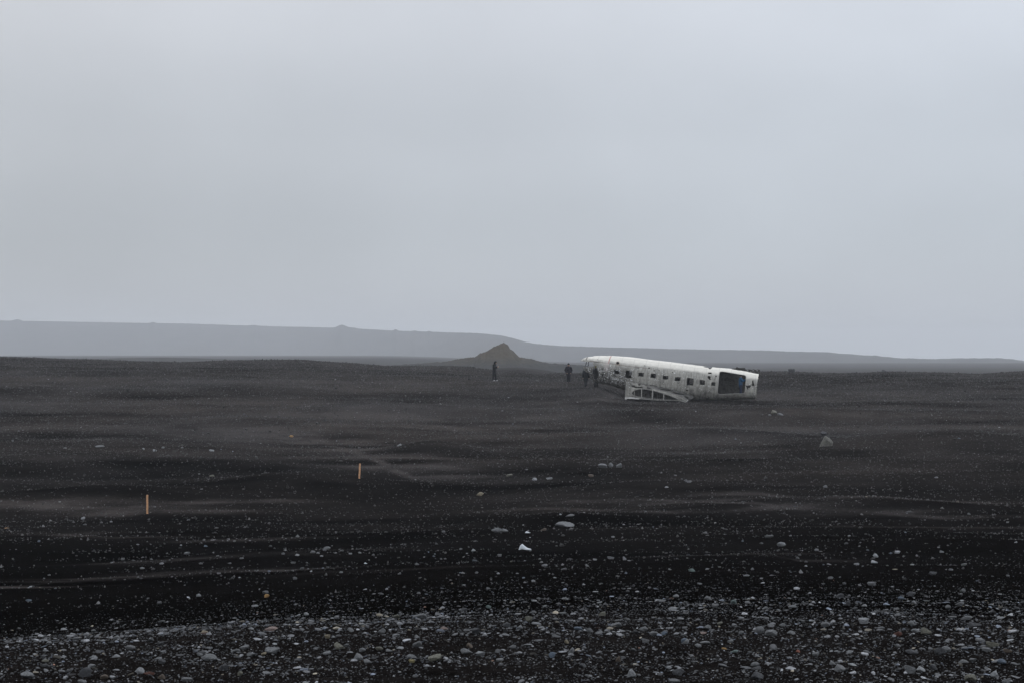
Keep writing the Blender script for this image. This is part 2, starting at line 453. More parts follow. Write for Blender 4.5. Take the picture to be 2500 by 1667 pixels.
PAL = {
 'grey': (.165, .168, .17), 'pale': (.27, .275, .28), 'dark': (.065, .066, .07), 'khaki': (.15, .145, .115), 'tan': (.27, .23, .16),
 'blue': (.12, .15, .19), 'red': (.12, .05, .035), 'pink': (.24, .18, .16), 'orange': (.32, .19, .07), 'green': (.13, .17, .16),
 'brown': (.11, .085, .065), 'white': (.36, .37, .38), 'yellow': (.25, .21, .10), 'rust': (.24, .09, .06),
}
WORD = {'grey': 'grey', 'pale': 'pale grey', 'dark': 'dark grey', 'khaki': 'khaki-grey', 'tan': 'tan', 'blue': 'bluish grey', 'red': 'reddish brown',
        'pink': 'pinkish grey', 'orange': 'orange', 'green': 'greenish grey', 'brown': 'brown', 'white': 'white', 'yellow': 'yellowish', 'rust': 'rust-red'}
S = []   # (x, y, w, h, colour, landmark words or None) in photo px
def strip(x0, y0, k, L):
    for e in L:
        e = e + ('grey', None)[len(e)-4:] if len(e) < 6 else e
        S.append((x0+e[0]/k, y0+e[1]/k, e[2]/k, e[3]/k, e[4], e[5]))
K = 2.6133
strip(0, 1400, K, [
 (535,630,90,62,'dark','biggest triangular dark stone at bottom left'), (165,648,85,38,'grey','two-lobed flat-topped stone at the bottom left corner'), (890,620,58,45,'pale'), (948,636,72,26,'red','reddish brown flat stone'),
 (1420,598,66,44,'dark'), (1735,490,100,40,'grey','angular winged grey stone'), (1682,512,35,24,'tan'), (1330,535,105,46,'grey'),
 (2165,462,76,46,'khaki','round khaki stone'), (2088,400,40,26,'tan','round tan pebble beside a pale flat one'), (2122,402,30,12,'pale'), (1725,352,90,32,'pink','pale stone with an orange stain'), (1300,372,48,26,'tan'),
 (960,418,40,28), (745,405,45,20), (533,427,36,18,'pale'), (830,470,60,30), (592,530,50,20,'pale'), (580,588,50,25), (740,525,50,20,'pale'),
 (660,660,55,30,'brown'), (1028,658,50,35,'brown'), (1030,560,50,35,'dark'), (1272,515,45,22), (1335,473,40,15,'pale'), (1750,447,32,15,'white'),
 (1700,140,32,24,'orange','small bright orange stone'), (1625,203,46,14,'pale'), (1953,255,34,20,'pale'), (1030,300,45,12), (2085,508,55,28), (2285,530,60,48),
 (2235,358,42,30), (1530,638,36,32,'khaki'), (180,168,40,16,'blue'), (285,555,45,20,'khaki'), (520,688,60,24), (1190,675,70,26), (715,660,40,20,'pale'),
 (1560,470,60,30), (1500,490,60,26), (1600,515,60,22), (350,412,22,10,'pale'), (595,360,30,12), (2310,322,40,14,'pale'), (1600,350,40,14,'pale')])
strip(800, 1400, K, [
 (585,268,86,38,'grey','wedge-shaped grey stone on black sand'), (438,268,40,28,'khaki'), (1027,210,36,20,'green','small greenish stone'), (740,348,60,22,'pink','pinkish flat stone'), (345,365,50,38), (570,450,60,45,'grey','half-round grey stone'),
 (330,478,50,24,'khaki'), (462,473,46,18,'pale'), (685,540,92,48,'khaki','big domed khaki-grey stone'), (530,528,56,28), (537,558,46,22,'yellow','yellowish stone'), (905,460,45,36,'brown'), (885,494,80,34),
 (975,512,60,30,'pale'), (945,368,56,40,'dark'), (1140,325,50,28,'dark'), (1225,342,45,30,'pale'), (1283,288,48,38,'khaki'), (1600,350,62,22,'blue'), (1675,362,45,30),
 (1840,325,66,38,'grey','blocky square grey stone'), (1752,255,50,28,'khaki'), (2015,350,62,28), (2080,382,60,26), (2145,378,40,26), (2283,432,50,36,'pale'), (2030,425,50,28),
 (1525,433,30,28,'tan'), (1552,490,44,44), (1435,518,50,38,'blue'), (1940,638,62,58,'pale','tall leaning pale stone'), (1855,545,40,40,'brown'), (2205,222,60,22,'pale'), (2137,170,45,14),
 (1630,585,50,30,'dark'), (2240,628,80,44,'dark','big rounded blackish stone'), (1313,45,26,14,'pale'), (255,558,56,28), (220,488,42,28), (390,490,40,22), (1180,465,44,26), (1500,250,50,12),
 (1100,550,50,24), (560,652,40,20), (1455,285,40,14), (570,400,36,20), (1950,75,26,20,'dark'), (1345,155,26,14), (870,228,40,24,'dark'), (580,122,24,14), (1735,182,36,12,'white'), (2225,140,36,18,'pale'),
 (1385,205,26,12,'pale'), (1310,243,50,14), (1375,285,26,14,'pale'), (1690,298,34,12), (1910,288,40,18), (2180,600,36,18,'pale'), (120,455,30,18), (1665,650,50,18,'pale'), (2280,345,36,18)])
strip(1600, 1400, K, [
 (1180,602,76,50,'grey','rounded stone with a pale top'), (1627,610,74,58,'grey','upright slab with a flat face'), (1700,608,60,36,'pale'), (1780,598,50,32,'dark'), (2015,665,80,42,'khaki'), (655,652,80,50,'dark'),
 (120,684,78,28), (190,430,50,36,'blue'), (275,458,42,24), (330,340,60,30), (670,360,66,46,'grey','stone with a sharp left edge'), (740,378,80,40), (870,375,56,24), (1088,323,60,34),
 (1335,300,76,42,'pale','jagged pale stone on the dark slope'), (1665,362,50,30,'pale'), (1735,368,70,46,'khaki','two-toned boulder-like stone'), (1550,385,56,36,'red'), (1640,315,46,36), (1990,280,80,28), (2045,325,90,34,'dark'),
 (2155,450,86,40,'khaki'), (2115,485,60,28), (1820,495,70,50,'dark','stone split into two dark flakes'), (1862,480,60,34), (1640,500,84,28,'dark'), (2168,640,56,46,'pale'), (2245,688,60,30), (2300,362,42,26),
 (912,493,30,18,'rust','small bright rust-red pebble'), (440,478,36,15,'orange','small orange-tan pebble'), (307,378,42,18,'pink'), (1025,515,50,26), (1180,138,50,32,'dark'), (1385,62,60,26), (1640,128,56,32,'dark'),
 (1963,103,40,25), (1945,188,56,28), (1570,155,42,22,'blue'), (1655,182,36,26,'pale'), (338,152,50,26), (500,178,40,30,'green'), (383,203,44,28), (1232,185,30,36,'dark'), (110,222,56,20,'pale'),
 (415,315,36,20,'khaki'), (812,325,40,26), (550,375,36,22), (640,578,60,28), (2215,560,60,34,'blue','smooth bluish stone'), (1860,430,40,26,'pale'), (1440,345,50,18), (1000,300,36,12,'pale'), (550,282,36,16,'pale'),
 (700,215,44,16), (880,208,60,16), (1335,200,36,16,'pale'), (1870,212,36,28), (2210,280,56,14,'pale'), (1245,498,50,20,'pale'), (1345,495,36,18), (1550,458,40,20), (1975,475,40,20), (320,440,70,18),
 (60,380,40,26,'blue'), (130,140,36,18,'pale'), (45,172,50,12), (1260,580,60,14,'white'), (1970,560,70,22), (2250,490,60,26,'brown'), (2030,550,50,20), (1130,570,40,24), (480,430,40,22), (500,495,60,18,'green'),
 (1540,222,40,16), (1735,172,40,10), (2150,195,30,12,'pale'), (2200,128,28,10,'pale'), (1900,275,60,14)])
strip(0, 1100, K, [
 (528,428,28,18,'pale'), (1192,652,38,16,'pale'), (1312,605,22,12,'blue'), (905,747,34,14), (1030,717,30,14,'pale'), (782,690,26,16), (1995,643,35,18), (2085,620,44,22,'grey'),
 (1895,663,28,14,'pale'), (1870,713,34,14), (1540,685,25,12,'pale'), (1805,655,22,14), (1350,157,34,14,'khaki','khaki stone on the dark slope above the posts'), (1280,718,26,12), (1465,715,22,10), (40,492,30,8,'orange','thin orange stone at the left edge'),
 (2028,650,24,12), (2180,634,24,12), (2235,655,22,10,'pale'), (2295,648,22,12,'pale'), (1388,668,20,10), (275,478,20,16), (540,468,24,10), (645,455,20,12), (708,450,18,10,'pale'), (2175,772,26,12),
 (1495,575,18,10), (878,596,20,8), (1270,146,14,8), (1285,242,20,7), (380,324,18,6,'pale'), (1395,780,26,12), (312,790,18,12), (965,690,18,10), (2070,632,30,12), (2140,650,20,10)])
strip(800, 1100, K, [
 (972,275,48,26,'tan','rounded pale khaki boulder between the posts and the wreck'), (1320,180,32,20,'pale'), (1415,177,42,18,'grey'), (1160,155,42,20,'khaki'), (1755,95,62,30,'grey','wide rock of the far rubble cluster'), (1808,90,30,34,'grey'), (1860,92,36,34,'grey'),
 (1680,157,36,20,'brown'), (1545,412,60,18,'grey'), (1515,468,130,38,'grey','long twin-humped rock slab'), (1080,505,72,32,'grey','low grey rock left of the white scrap'), (1130,507,44,22,'grey'), (1375,500,44,20,'brown'),
 (930,632,30,16,'pale'), (1097,665,28,18), (1805,680,46,20), (1895,685,22,26,'pale'), (1385,728,40,18,'pale'), (1705,692,26,12,'pale'), (1658,730,28,16), (1507,752,36,16), (2163,230,26,10,'white'),
 (2305,195,42,14), (740,513,22,14), (570,720,26,16), (2325,760,32,16), (455,780,26,14), (290,660,20,12), (1363,708,24,12,'pale'), (950,775,22,14), (590,808,20,8), (1088,780,20,12,'pale'), (1210,780,20,8),
 (1312,828,26,12,'pale'), (1460,604,14,6), (2285,186,26,12), (2220,155,18,9), (2130,137,16,10), (1270,118,18,8), (1485,404,16,10,'white'), (560,182,12,8)])
strip(1600, 1000, K, [
 (728,807,56,24,'grey'), (808,856,56,32,'pale','pale stone with a bright upper edge'), (1030,892,30,16), (1408,928,36,28,'pale','taller of two pale stones side by side on the right'), (1400,968,42,20,'white'), (1285,980,34,14,'pale'), (1830,903,28,16), (2003,662,20,14),
 (1085,487,28,20), (115,280,15,15,'dark'), (233,1022,44,20,'green'), (330,1013,22,10,'pale'), (1775,1042,52,24,'dark'), (1973,985,38,18), (1888,1018,30,14,'pale'), (1120,1070,36,18), (1640,985,28,10,'pale'),
 (910,942,26,14), (758,14,40,26,'khaki'), (800,30,40,18,'grey'), (730,34,22,12,'grey'), (210,457,36,14), (863,800,18,10), (583,1055,42,10), (620,1015,22,12), (2250,716,26,10), (2300,842,22,10,'pale'),
 (1530,1015,36,5,'tan'), (95,1015,26,10), (410,1000,20,9), (1940,180,20,8,'blue')])
strip(0, 760, 1.96, [
 (740,663,20,12,'white','white stone on the grey slope at left'), (475,645,46,12,'grey'), (1012,664,24,9,'white'), (1393,596,20,11,'orange','small orange stone beyond the posts'), (1910,637,22,13,'pale'), (685,657,12,10,'pale'), (780,650,16,10), (310,652,20,6), (870,650,14,8), (60,618,10,8)])

stones = []
def put_stone(px, py, w, h, cname, lm, variant=None, name="stone"):
    base = hit(px, py + h*0.42)
    s = base.y/F
    W, Hh = w*s, h*s
    o = bpy.data.objects.new(name, rock_meshes[variant if variant is not None else random.randrange(20)])
    dep = min(W*.42, max(Hh*.8, W*.3))
    o.scale = (W/2, dep, Hh/2*1.12)
    o.rotation_euler = (random.uniform(-.12, .12), random.uniform(-.1, .1), random.choice((0, math.pi)) + random.uniform(-.25, .25))
    x, y = base.x, base.y + dep*.8
    o.location = (x, y, float(H(x, y)) + Hh*0.34)
    c = PAL[cname]; f = random.uniform(.8, 1.2)
    if cname == 'white': f = 1
    o.color = (c[0]*f, c[1]*f, c[2]*f, 1)
    col.objects.link(o)
    stones.append(dict(o=o, px=px, py=py, w=w, h=h, c=cname, lm=lm, D=base.y))
    return o
for e in S: put_stone(*e)
n_traced = len(stones)
need = 300 - n_traced - 4
tries = 0
while need > 0 and tries < 20000:
    tries += 1
    px = random.uniform(-10, 2510); py = random.triangular(1475, 1667, 1625)
    w = random.uniform(13, 24); h = w*random.uniform(.4, .68)
    if any(abs(q['px']-px) < (q['w']+w)*.55 and abs(q['py']-py) < (q['h']+h)*.6 for q in stones): continue
    put_stone(px, py, w, h, random.choice(['grey', 'grey', 'dark', 'pale', 'grey', 'khaki', 'brown', 'dark']), None); need -= 1
# labels: landmarks say what they are; others say where they lie from the nearest landmark
zone = lambda d: "in the foreground gravel" if d < 13.5 else ("on the dark slope" if d < 60 else "on the far sand")
LMS = [q for q in stones if q['lm']]
from collections import defaultdict
buckets = defaultdict(list)
for q in stones:
    q['o']['category'] = 'stone'
    q['o']['group'] = 'stones lying on the black sand'
    if q['lm']:
        q['o']['label'] = q['lm'] if len(q['lm'].split()) > 4 else q['lm'] + ' ' + zone(q['D'])
        continue
    L = min(LMS, key=lambda l: math.hypot(l['px']-q['px'], 2.0*(l['py']-q['py'])))
    dx, dy = q['px']-L['px'], 2.0*(q['py']-L['py'])
    d = ('right of' if dx > 0 else 'left of') if abs(dx) > abs(dy) else ('in front of' if dy > 0 else 'beyond')
    q['near'] = (id(L), d); q['L'] = L; q['dist'] = math.hypot(dx, dy)
    buckets[(id(L), d, WORD[q['c']])].append(q)
ORD = ['nearest', 'second', 'third', 'fourth', 'fifth', 'sixth', 'seventh', 'eighth', 'ninth', 'tenth', 'eleventh', 'twelfth', 'thirteenth', 'fourteenth', 'fifteenth', 'sixteenth', 'seventeenth', 'eighteenth']
for key, lst in buckets.items():
    lst.sort(key=lambda q: q['dist'])
    for k, q in enumerate(lst):
        lm = q['L']['lm']
        lab = (f"{ORD[min(k, 17)]} {key[2]} stone {key[1]} the {lm}" if len(lst) > 1 else f"{key[2]} stone {key[1]} the {lm}")
        ws = lab.split()
        if len(ws) > 16: ws = ws[:16]
        q['o']['label'] = ' '.join(ws)

# boulders on the mid and far ground
def boulder(px, py, w, h, cname, label, variant, name="boulder", dark_side=None):
    o = put_stone(px, py, w, h, cname, 'x', variant, name); stones.pop()
    o["label"] = label; o["category"] = "boulder"; o["group"] = "boulders on the sand"
    return o
def pointed_rock():
    bm = bmesh.new()
    prof = [(-1, -1), (-.97, -.72), (-.72, -.12), (-.62, .10), (-.22, .92), (-.05, 1), (.16, .86), (.42, .62), (.74, .42), (1, .02), (.93, -.45), (.45, -.82), (0, -1)]
    for y, k in ((-.62, .66), (-.30, .93), (.1, 1), (.6, .7)):
        for x, z in prof: bm.verts.new((x*k + .06*y, y, (z+1)*(k*.85+.15)-1))
    bmesh.ops.convex_hull(bm, input=list(bm.verts))
    bmesh.ops.delete(bm, geom=[v for v in bm.verts if not v.link_faces], context='VERTS')
    bmesh.ops.triangulate(bm, faces=bm.faces)
    bmesh.ops.subdivide_edges(bm, edges=list(bm.edges), cuts=3, use_grid_fill=True)
    for v in bm.verts: v.co *= 1+.035*mnoise.noise(v.co*3)+.02*mnoise.noise(v.co*9)
    me = bpy.data.meshes.new("boulder"); bm.to_mesh(me); bm.free(); me.materials.append(rock_mat); return me
bb = boulder(2019, 1077, 35, 28, 'khaki', "large pale pointed boulder alone on the sand right of the wreck", 4)
bb.color = (.115, .11, .095, 1); bb.data = pointed_rock(); bb.rotation_euler = (0, 0, .08)
o = boulder(2021, 1060, 16, 12, 'dark', "dark rock just behind the large pale pointed boulder", 7); o.location.y += 1.2; o.location.z = float(H(o.location.x, o.location.y))+.12
boulder(1934, 905, 19, 12, 'dark', "wide hazy boulder on the skyline just right of the wreck's tail", 2)
boulder(2159.5, 905, 12, 8, 'dark', "small dark boulder on the skyline further right of the wreck", 9)

# gravel: everything smaller
def scatter(n, dmin, dmax, size_fn, dens_fn, shapes, Fc, flat_rng, tint_fn, mult=3):
    u = rng.random(int(n*mult*1.15))
    D = np.sqrt(dmin**2 + u*(dmax**2-dmin**2))
    x = rng.uniform(-1, 1, len(D))*(.38*D+3.0); y = D
    keep = rng.random(len(D)) < dens_fn(x, y)
    x, y = x[keep][:n], y[keep][:n]; n = len(x)
    s = size_fn(n, y)
    z = H(x, y)
    nv = len(shapes[0])
    vi = rng.integers(0, len(shapes), n)
    base = np.array(shapes)[vi]                       # n,nv,3
    sx = s*rng.uniform(.8, 1.35, n); sy = s*rng.uniform(.65, 1.0, n); szz = s*rng.uniform(*flat_rng, n)
    P = base*np.stack([sx, sy, szz], 1)[:, None, :]*.5
    tx = rng.normal(0, .16, n)[:, None]; ty = rng.normal(0, .16, n)[:, None]; a = rng.uniform(0, 2*math.pi, n)[:, None]
    X, Y, Z = P[..., 0], P[..., 1], P[..., 2]
    Y, Z = Y*np.cos(tx)-Z*np.sin(tx), Y*np.sin(tx)+Z*np.cos(tx)
    X, Z = X*np.cos(ty)+Z*np.sin(ty), -X*np.sin(ty)+Z*np.cos(ty)
    X, Y = X*np.cos(a)-Y*np.sin(a), X*np.sin(a)+Y*np.cos(a)
    X = X+x[:, None]; Y = Y+y[:, None]; Z = Z+(z+szz*.22)[:, None]
    V = np.stack([X, Y, Z], -1).reshape(-1, 3)
    Fo = (Fc[None]+(np.arange(n)*nv)[:, None, None]).reshape(-1, 3)
    t = tint_fn(n, s)
    C = np.repeat(t, nv, axis=0)
    return V, Fo, np.concatenate([C, np.ones((len(C), 1))], 1)

def tint(n, s):
    g = np.exp(rng.normal(math.log(.05), .75, n))*np.clip((s/.014), .8, 2.0)**.6
    g = np.clip(g, .004, .27)
    c = np.stack([g, g*1.01, g*1.04], 1)
    k = rng.random(n)
    warm = k < .06; cool = (k > .9); rust = (k > .06) & (k < .064)
    c[warm] *= np.array([1.15, 1.0, .75]); c[cool] *= np.array([.88, .98, 1.15]); c[rust] *= np.array([1.5, .85, .6])
    return c
def bank_d(x, y):
    u = CX+F*x/y
    e = np.interp(u, [0, 600, 1000, 2500], [10.2, 10.8, 10.2, 10.0])
    k = np.interp(u, [0, 900, 1500], [1.09, 1.3, 1.55])
    return (1-sstep(e*.96, e*k, y+.5*perlin(x/1.2, y/.8, 41)+.5*perlin(x/.45, y/.3, 42)))**np.interp(u, [0, 900, 1500], [1, 1.6, 2.6])
def near_density(x, y):
    return np.clip(.02*(1-sstep(13, 24, y)) + bank_d(x, y)*(.36+.75*perlin(x/.55, y/.3, 81)+.65*perlin(x/1.9, y/.7, 82)), .015*(1-sstep(13, 24, y)), 1)
g_parts = []
g_parts.append(scatter(34000, 7.4, 26, lambda n, y: np.clip(np.exp(rng.normal(math.log(.0125), .62, n)), .004, .046), near_density, var2, F2, (.20, .50), tint, 8))
g_parts.append(scatter(80000, 7.4, 26, lambda n, y: np.clip(np.exp(rng.normal(math.log(.007), .35, n)), .003, .015), lambda x, y: np.clip(.05*(1-sstep(12, 22, y))+bank_d(x, y)*(.5+.6*perlin(x/.8, y/.3, 83)), 0, 1), var1, F1, (.5, .9), tint, 8))
RRl = np.log(RR)
def grav_at(x, y):
    """gravel attribute at world points (nearest grid sample)"""
    r = np.hypot(x, y); th = np.arctan2(x, y)
    i = np.clip(np.searchsorted(RR, r), 0, len(RR)-1); j = np.clip(np.searchsorted(TH, th), 0, len(TH)-1)
    return gravel[i, j]
def mid_density(x, y):
    return np.clip(.004+.30*np.clip(perlin(x/1.3, y/.8, 91)-.3, 0, 1)+.55*np.clip(fbm(x/4, y/1.4, 92, 3)-.18, 0, 1)+1.3*np.clip(grav_at(x, y)-.22, 0, 1), 0, 1)
def mid_a(x, y): return mid_density(x, y)*(1-sstep(24, 56, y))
def mid_b(x, y): return mid_density(x, y)*sstep(22, 50, y)*(1-.6*sstep(90, 170, y))
g_parts.append(scatter(15000, 11, 56, lambda n, y: np.clip(np.exp(rng.normal(math.log(.022), .5, n))*(y/22)**.35, .008, .085), mid_a, var1, F1, (.4, .85), tint))
g_parts.append(scatter(1800, 22, 175, lambda n, y: np.clip(np.exp(rng.normal(math.log(.05), .45, n))*(y/80)**.3, .02, .20), mid_b, var1, F1, (.4, .85), tint))
VO = np.array([[1, 0, 0], [-1, 0, 0], [0, 1, 0], [0, -1, 0], [0, 0, 1], [0, 0, -1]], float); FO = np.array([[0, 2, 4], [2, 1, 4], [1, 3, 4], [3, 0, 4], [2, 0, 5], [1, 2, 5], [3, 1, 5], [0, 3, 5]])
varo = [VO*(1+.35*r0.normal(size=(6, 1))) + .18*r0.normal(size=(6, 3)) for _ in range(16)]
def grit_tint(n, s):
    g = np.clip(np.exp(rng.normal(math.log(.032), .7, n))*(.45+1.3*sstep(.015, .04, s)), .002, .16)
    return np.stack([g*1.03, g, g*1.0], 1)
def far_tint(n, s):
    g = np.clip(np.exp(rng.normal(math.log(.040), .5, n)), .008, .11)
    return np.stack([g*1.04, g, g*.97], 1)
def grit_a(x, y): return np.clip(.05+1.1*fbm(x/3, y/1.3, 95, 4)+.9*grav_at(x, y), .02, 1)*(1-sstep(30, 60, y))
def grit_d(x, y): return sstep(26, 60, y)*np.clip(.25+.5*fbm(x/3, y/1.8, 95, 3)+.9*grav_at(x, y), 0, 1)
g_parts.append(scatter(45000, 10, 60, lambda n, y: np.exp(rng.normal(math.log(.014), .45, n))*(y/20)**.8, grit_a, varo, FO, (.45, .95), grit_tint))
g_parts.append(scatter(190000, 28, 200, lambda n, y: np.exp(rng.normal(math.log(.046), .4, n))*(y/90)**.6, grit_d, varo, FO, (.45, .95), far_tint))
off = 0; VV = []; FF = []; CC = []
for V_, F_, C_ in g_parts:
    VV.append(V_); FF.append(F_+off); CC.append(C_); off += len(V_)
gme = np_mesh("gravel", np.vstack(VV), np.vstack(FF), flat=True, colattr=np.vstack(CC))
m, nt, b = new_mat("gravel_stone")
at = N(nt, "ShaderNodeAttribute"); at.attribute_name = "tint"
geo = N(nt, "ShaderNodeNewGeometry")
n1 = N(nt, "ShaderNodeTexNoise"); n1.inputs["Scale"].default_value = 90; n1.inputs["Detail"].default_value = 3
nt.links.new(geo.outputs["Position"], n1.inputs["Vector"])
nt.links.new(mix(nt, 1.0, at.outputs["Color"], ramp(nt, n1.outputs[0], [(.3, .6), (.7, 1.35)]), 'MULTIPLY'), b.inputs["Base Color"])
b.inputs["Roughness"].default_value = .7; b.inputs["Specular IOR Level"].default_value = .25
gme.materials.append(m)
gr = bpy.data.objects.new("gravel", gme); col.objects.link(gr)
tag(gr, "loose grey gravel scattered over the black sand", "gravel", kind="stuff")

# ------------------------------------------------------------------ marker posts
def marker_post(px, py0, py1, w, lean, label):
    b0 = hit(px, py1); s = b0.y/F
    hgt = (py1-py0)*s; wd = w*s
    root = bpy.data.objects.new("marker_post", None); root.location = b0; root.rotation_euler = (0, lean, R(8)); col.objects.link(root)
    tag(root, label, "post", "orange marker posts")
    bm = bmesh.new()
    d = wd*.45
    ring = []
    nseg = 8
    for k in range(nseg+1):
        z = -.12 + (hgt-.0+.12)*k/nseg
        off = .003*math.sin(k*1.7)
        tw = wd/2*(1+.03*math.sin(k*2.3))
        ring.append([bm.verts.new((x*tw+off, y*d, z)) for x, y in ((-1, -.8), (-.8, -1), (.8, -1), (1, -.8), (1, .8), (.8, 1), (-.8, 1), (-1, .8))])
    for k in range(nseg):
        for q in range(8):
            bm.faces.new((ring[k][q], ring[k][(q+1) % 8], ring[k+1][(q+1) % 8], ring[k+1][q]))
    top = [bm.verts.new((v.co.x*.8, v.co.y*.8, v.co.z+.008)) for v in ring[-1]]
    for q in range(8): bm.faces.new((ring[-1][q], ring[-1][(q+1) % 8], top[(q+1) % 8], top[q]))
    bm.faces.new(top); bm.faces.new(ring[0][::-1])
    me = bpy.data.meshes.new("shaft"); bm.to_mesh(me); bm.free(); me.materials.append(post_mat)
    o = bpy.data.objects.new("shaft", me); o.parent = root; col.objects.link(o)
    bm = bmesh.new(); bmesh.ops.create_cube(bm, size=1)
    for v in bm.verts: v.co = Vector((v.co.x*wd*1.02, v.co.y*d*2.04, v.co.z*.022+hgt-.03))
    me = bpy.data.meshes.new("cap_band"); bm.to_mesh(me); bm.free(); me.materials.append(band_mat)
    o = bpy.data.objects.new("cap_band", me); o.parent = root; col.objects.link(o)
post_mat = plain("weathered_orange_wood", (.54, .30, .16), .75, .22, 14)
band_mat = plain("brighter_orange_paint", (.58, .33, .17), .7, .1, 14)
marker_post(359.5, 1207.5, 1253, 4.5, R(0), "taller nearer orange marker post standing on gravel at left")
marker_post(877, 1131, 1167, 4.1, R(3), "smaller farther orange marker post leaning slightly, on dark sand")

# white scrap
def scrap(px, py, w, h, label, rot=0, colr=None):
    b0 = hit(px, py+h*.45); s = b0.y/F; W = w*s; Hh = h*s
    bm = bmesh.new()
    nx, ny = 26, 10
    g = []
    for i in range(nx+1):
        row = []
        for j in range(ny+1):
            u, v = i/nx, j/ny
            prof = np.interp(u, [0, .14, .3, .5, .75, 1], [0.0, .72, 1.0, .62, .26, .12])
            x = (u-.5)*W*(1-.12*v) - v*W*.03
            y = -W*.22*(1-v) + .25*W*v*v
            z = prof*Hh*math.sin(min(1, .08+v*1.15)*math.pi*.62)
            row.append(bm.verts.new((x, y, z-.01)))
        g.append(row)
    for i in range(nx):
        for j in range(ny):
            bm.faces.new((g[i][j], g[i+1][j], g[i+1][j+1], g[i][j+1]))
    me = bpy.data.meshes.new("panel_scrap"); bm.to_mesh(me); bm.free()
    for p in me.polygons: p.use_smooth = True
    o = bpy.data.objects.new("panel_scrap", me); o.location = b0 + Vector((0, W*.2, 0)); o.rotation_euler = (0, 0, rot); col.objects.link(o)
    md = o.modifiers.new("thick", 'SOLIDIFY'); md.thickness = .008
    me.materials.append(scrap_mat)
    tag(o, label, "scrap")
    return o
scrap_mat = plain("white_painted_metal", (.46, .48, .50), .5, .12, 9)
scrap(1282, 1334, 34, 15, "bent white scrap panel lying on the dark sand, largest of the scraps")
scrap(1290, 1297.5, 18, 5, "thin flat white scrap just beyond the bent white panel")
scrap(894, 1373, 13, 4, "small white sliver on the slope below the farther post")
scrap(1295, 1310, 6.5, 3, "tiny curled white flake between the two larger scraps")

# ------------------------------------------------------------------ people
def skin_mesh(verts, edges, radii, root=0, sub=1):
    """tapered round-ended limbs along every edge; the voxel remesh afterwards fuses them into one surface"""
    bm = bmesh.new(); nseg = 14
    for a, b in edges:
        p, q = Vector(verts[a]), Vector(verts[b]); d = q-p; L = d.length
        if L < 1e-5: continue
        d.normalize()
        e1 = Vector((1, 0, 0)); e1 = e1-d*e1.dot(d)
        if e1.length < .35: e1 = Vector((0, 1, 0))-d*d.y
        e1.normalize(); e2 = d.cross(e1)
        ra, rb = radii[a], radii[b]
        rows = []
        for k in range(1, 5):
            t = k/5*math.pi/2; rows.append((p-d*math.cos(t)*min(ra), ra[0]*math.sin(t), ra[1]*math.sin(t)))
        for k in range(0, 5):
            f = k/4; rows.append((p+d*L*f, ra[0]*(1-f)+rb[0]*f, ra[1]*(1-f)+rb[1]*f))
        for k in range(4, 0, -1):
            t = k/5*math.pi/2; rows.append((q+d*math.cos(t)*min(rb), rb[0]*math.sin(t), rb[1]*math.sin(t)))
        rings = [[bm.verts.new(c+e1*r1*math.cos(g)+e2*r2*math.sin(g)) for g in (2*math.pi*m_/nseg for m_ in range(nseg))] for c, r1, r2 in rows]
        for r1, r2 in zip(rings[:-1], rings[1:]):
            for m_ in range(nseg): bm.faces.new((r1[m_], r1[(m_+1) % nseg], r2[(m_+1) % nseg], r2[m_]))
        bm.faces.new(rings[0][::-1]); bm.faces.new(rings[-1])
    me = bpy.data.meshes.new("limbs"); bm.to_mesh(me); bm.free()
    return me
def remeshed(meshes, vox, name):
    bm = bmesh.new()
    for q in meshes: bm.from_mesh(q)
    me = bpy.data.meshes.new("tmp"); bm.to_mesh(me); bm.free()
    o = bpy.data.objects.new("tmp", me); col.objects.link(o)
    md = o.modifiers.new("r", 'REMESH'); md.mode = 'VOXEL'; md.voxel_size = vox; md.use_smooth_shade = True
    sm = o.modifiers.new("m", 'SMOOTH'); sm.iterations = 2; sm.factor = .5
    dg = bpy.context.evaluated_depsgraph_get(); dg.update()
    out = bpy.data.meshes.new_from_object(o.evaluated_get(dg)); out.name = name
    bpy.data.objects.remove(o); bpy.data.meshes.remove(me)
    for p in out.polygons: p.use_smooth = True
    return out
skin_mat = plain("skin", (.42, .27, .20), .55, .1, 20)
eye_mat = plain("eye_dark", (.02, .018, .016), .3, .1, 20)
def head_mesh(c, r, yaw, pitch):
    """head with brow, nose, chin and ears; faces local -Y"""
    bm = bmesh.new(); bmesh.ops.create_icosphere(bm, subdivisions=4, radius=1)
    for v in bm.verts:
        x, y, z = v.co
        if z < 0: x *= 1-.28*z*z; y *= 1-.12*z*z
        nose = math.exp(-((x/.16)**2+((z+.12)/.22)**2)) * (y < 0)
        sock = (math.exp(-(((abs(x)-.36)/.17)**2+((z-.08)/.13)**2))) * (y < 0)
        brow = math.exp(-((x/.5)**2+((z-.28)/.1)**2)) * (y < 0)
        mouth = math.exp(-((x/.25)**2+((z+.5)/.06)**2)) * (y < 0)
        ear = math.exp(-(((y-.05)/.18)**2+((z+.05)/.22)**2)) * (abs(x) > .8)
        y += -.26*nose + .10*sock - .05*brow + .05*mouth
        x += math.copysign(.14*ear, x)
        v.co = Vector((x*.76, y*.95, z*1.12))*r
    M = Matrix.Translation(c) @ Matrix.Rotation(yaw, 4, 'Z') @ Matrix.Rotation(pitch, 4, 'X')
    bm.transform(M)
    me = bpy.data.meshes.new("h"); bm.to_mesh(me); bm.free()
    return me, M
def child(root, name, me, mat, label=None):
    o = bpy.data.objects.new(name, me); me.materials.clear(); me.materials.append(mat)
    o.parent = root; col.objects.link(o)
    if label: o["label"] = label
    return o

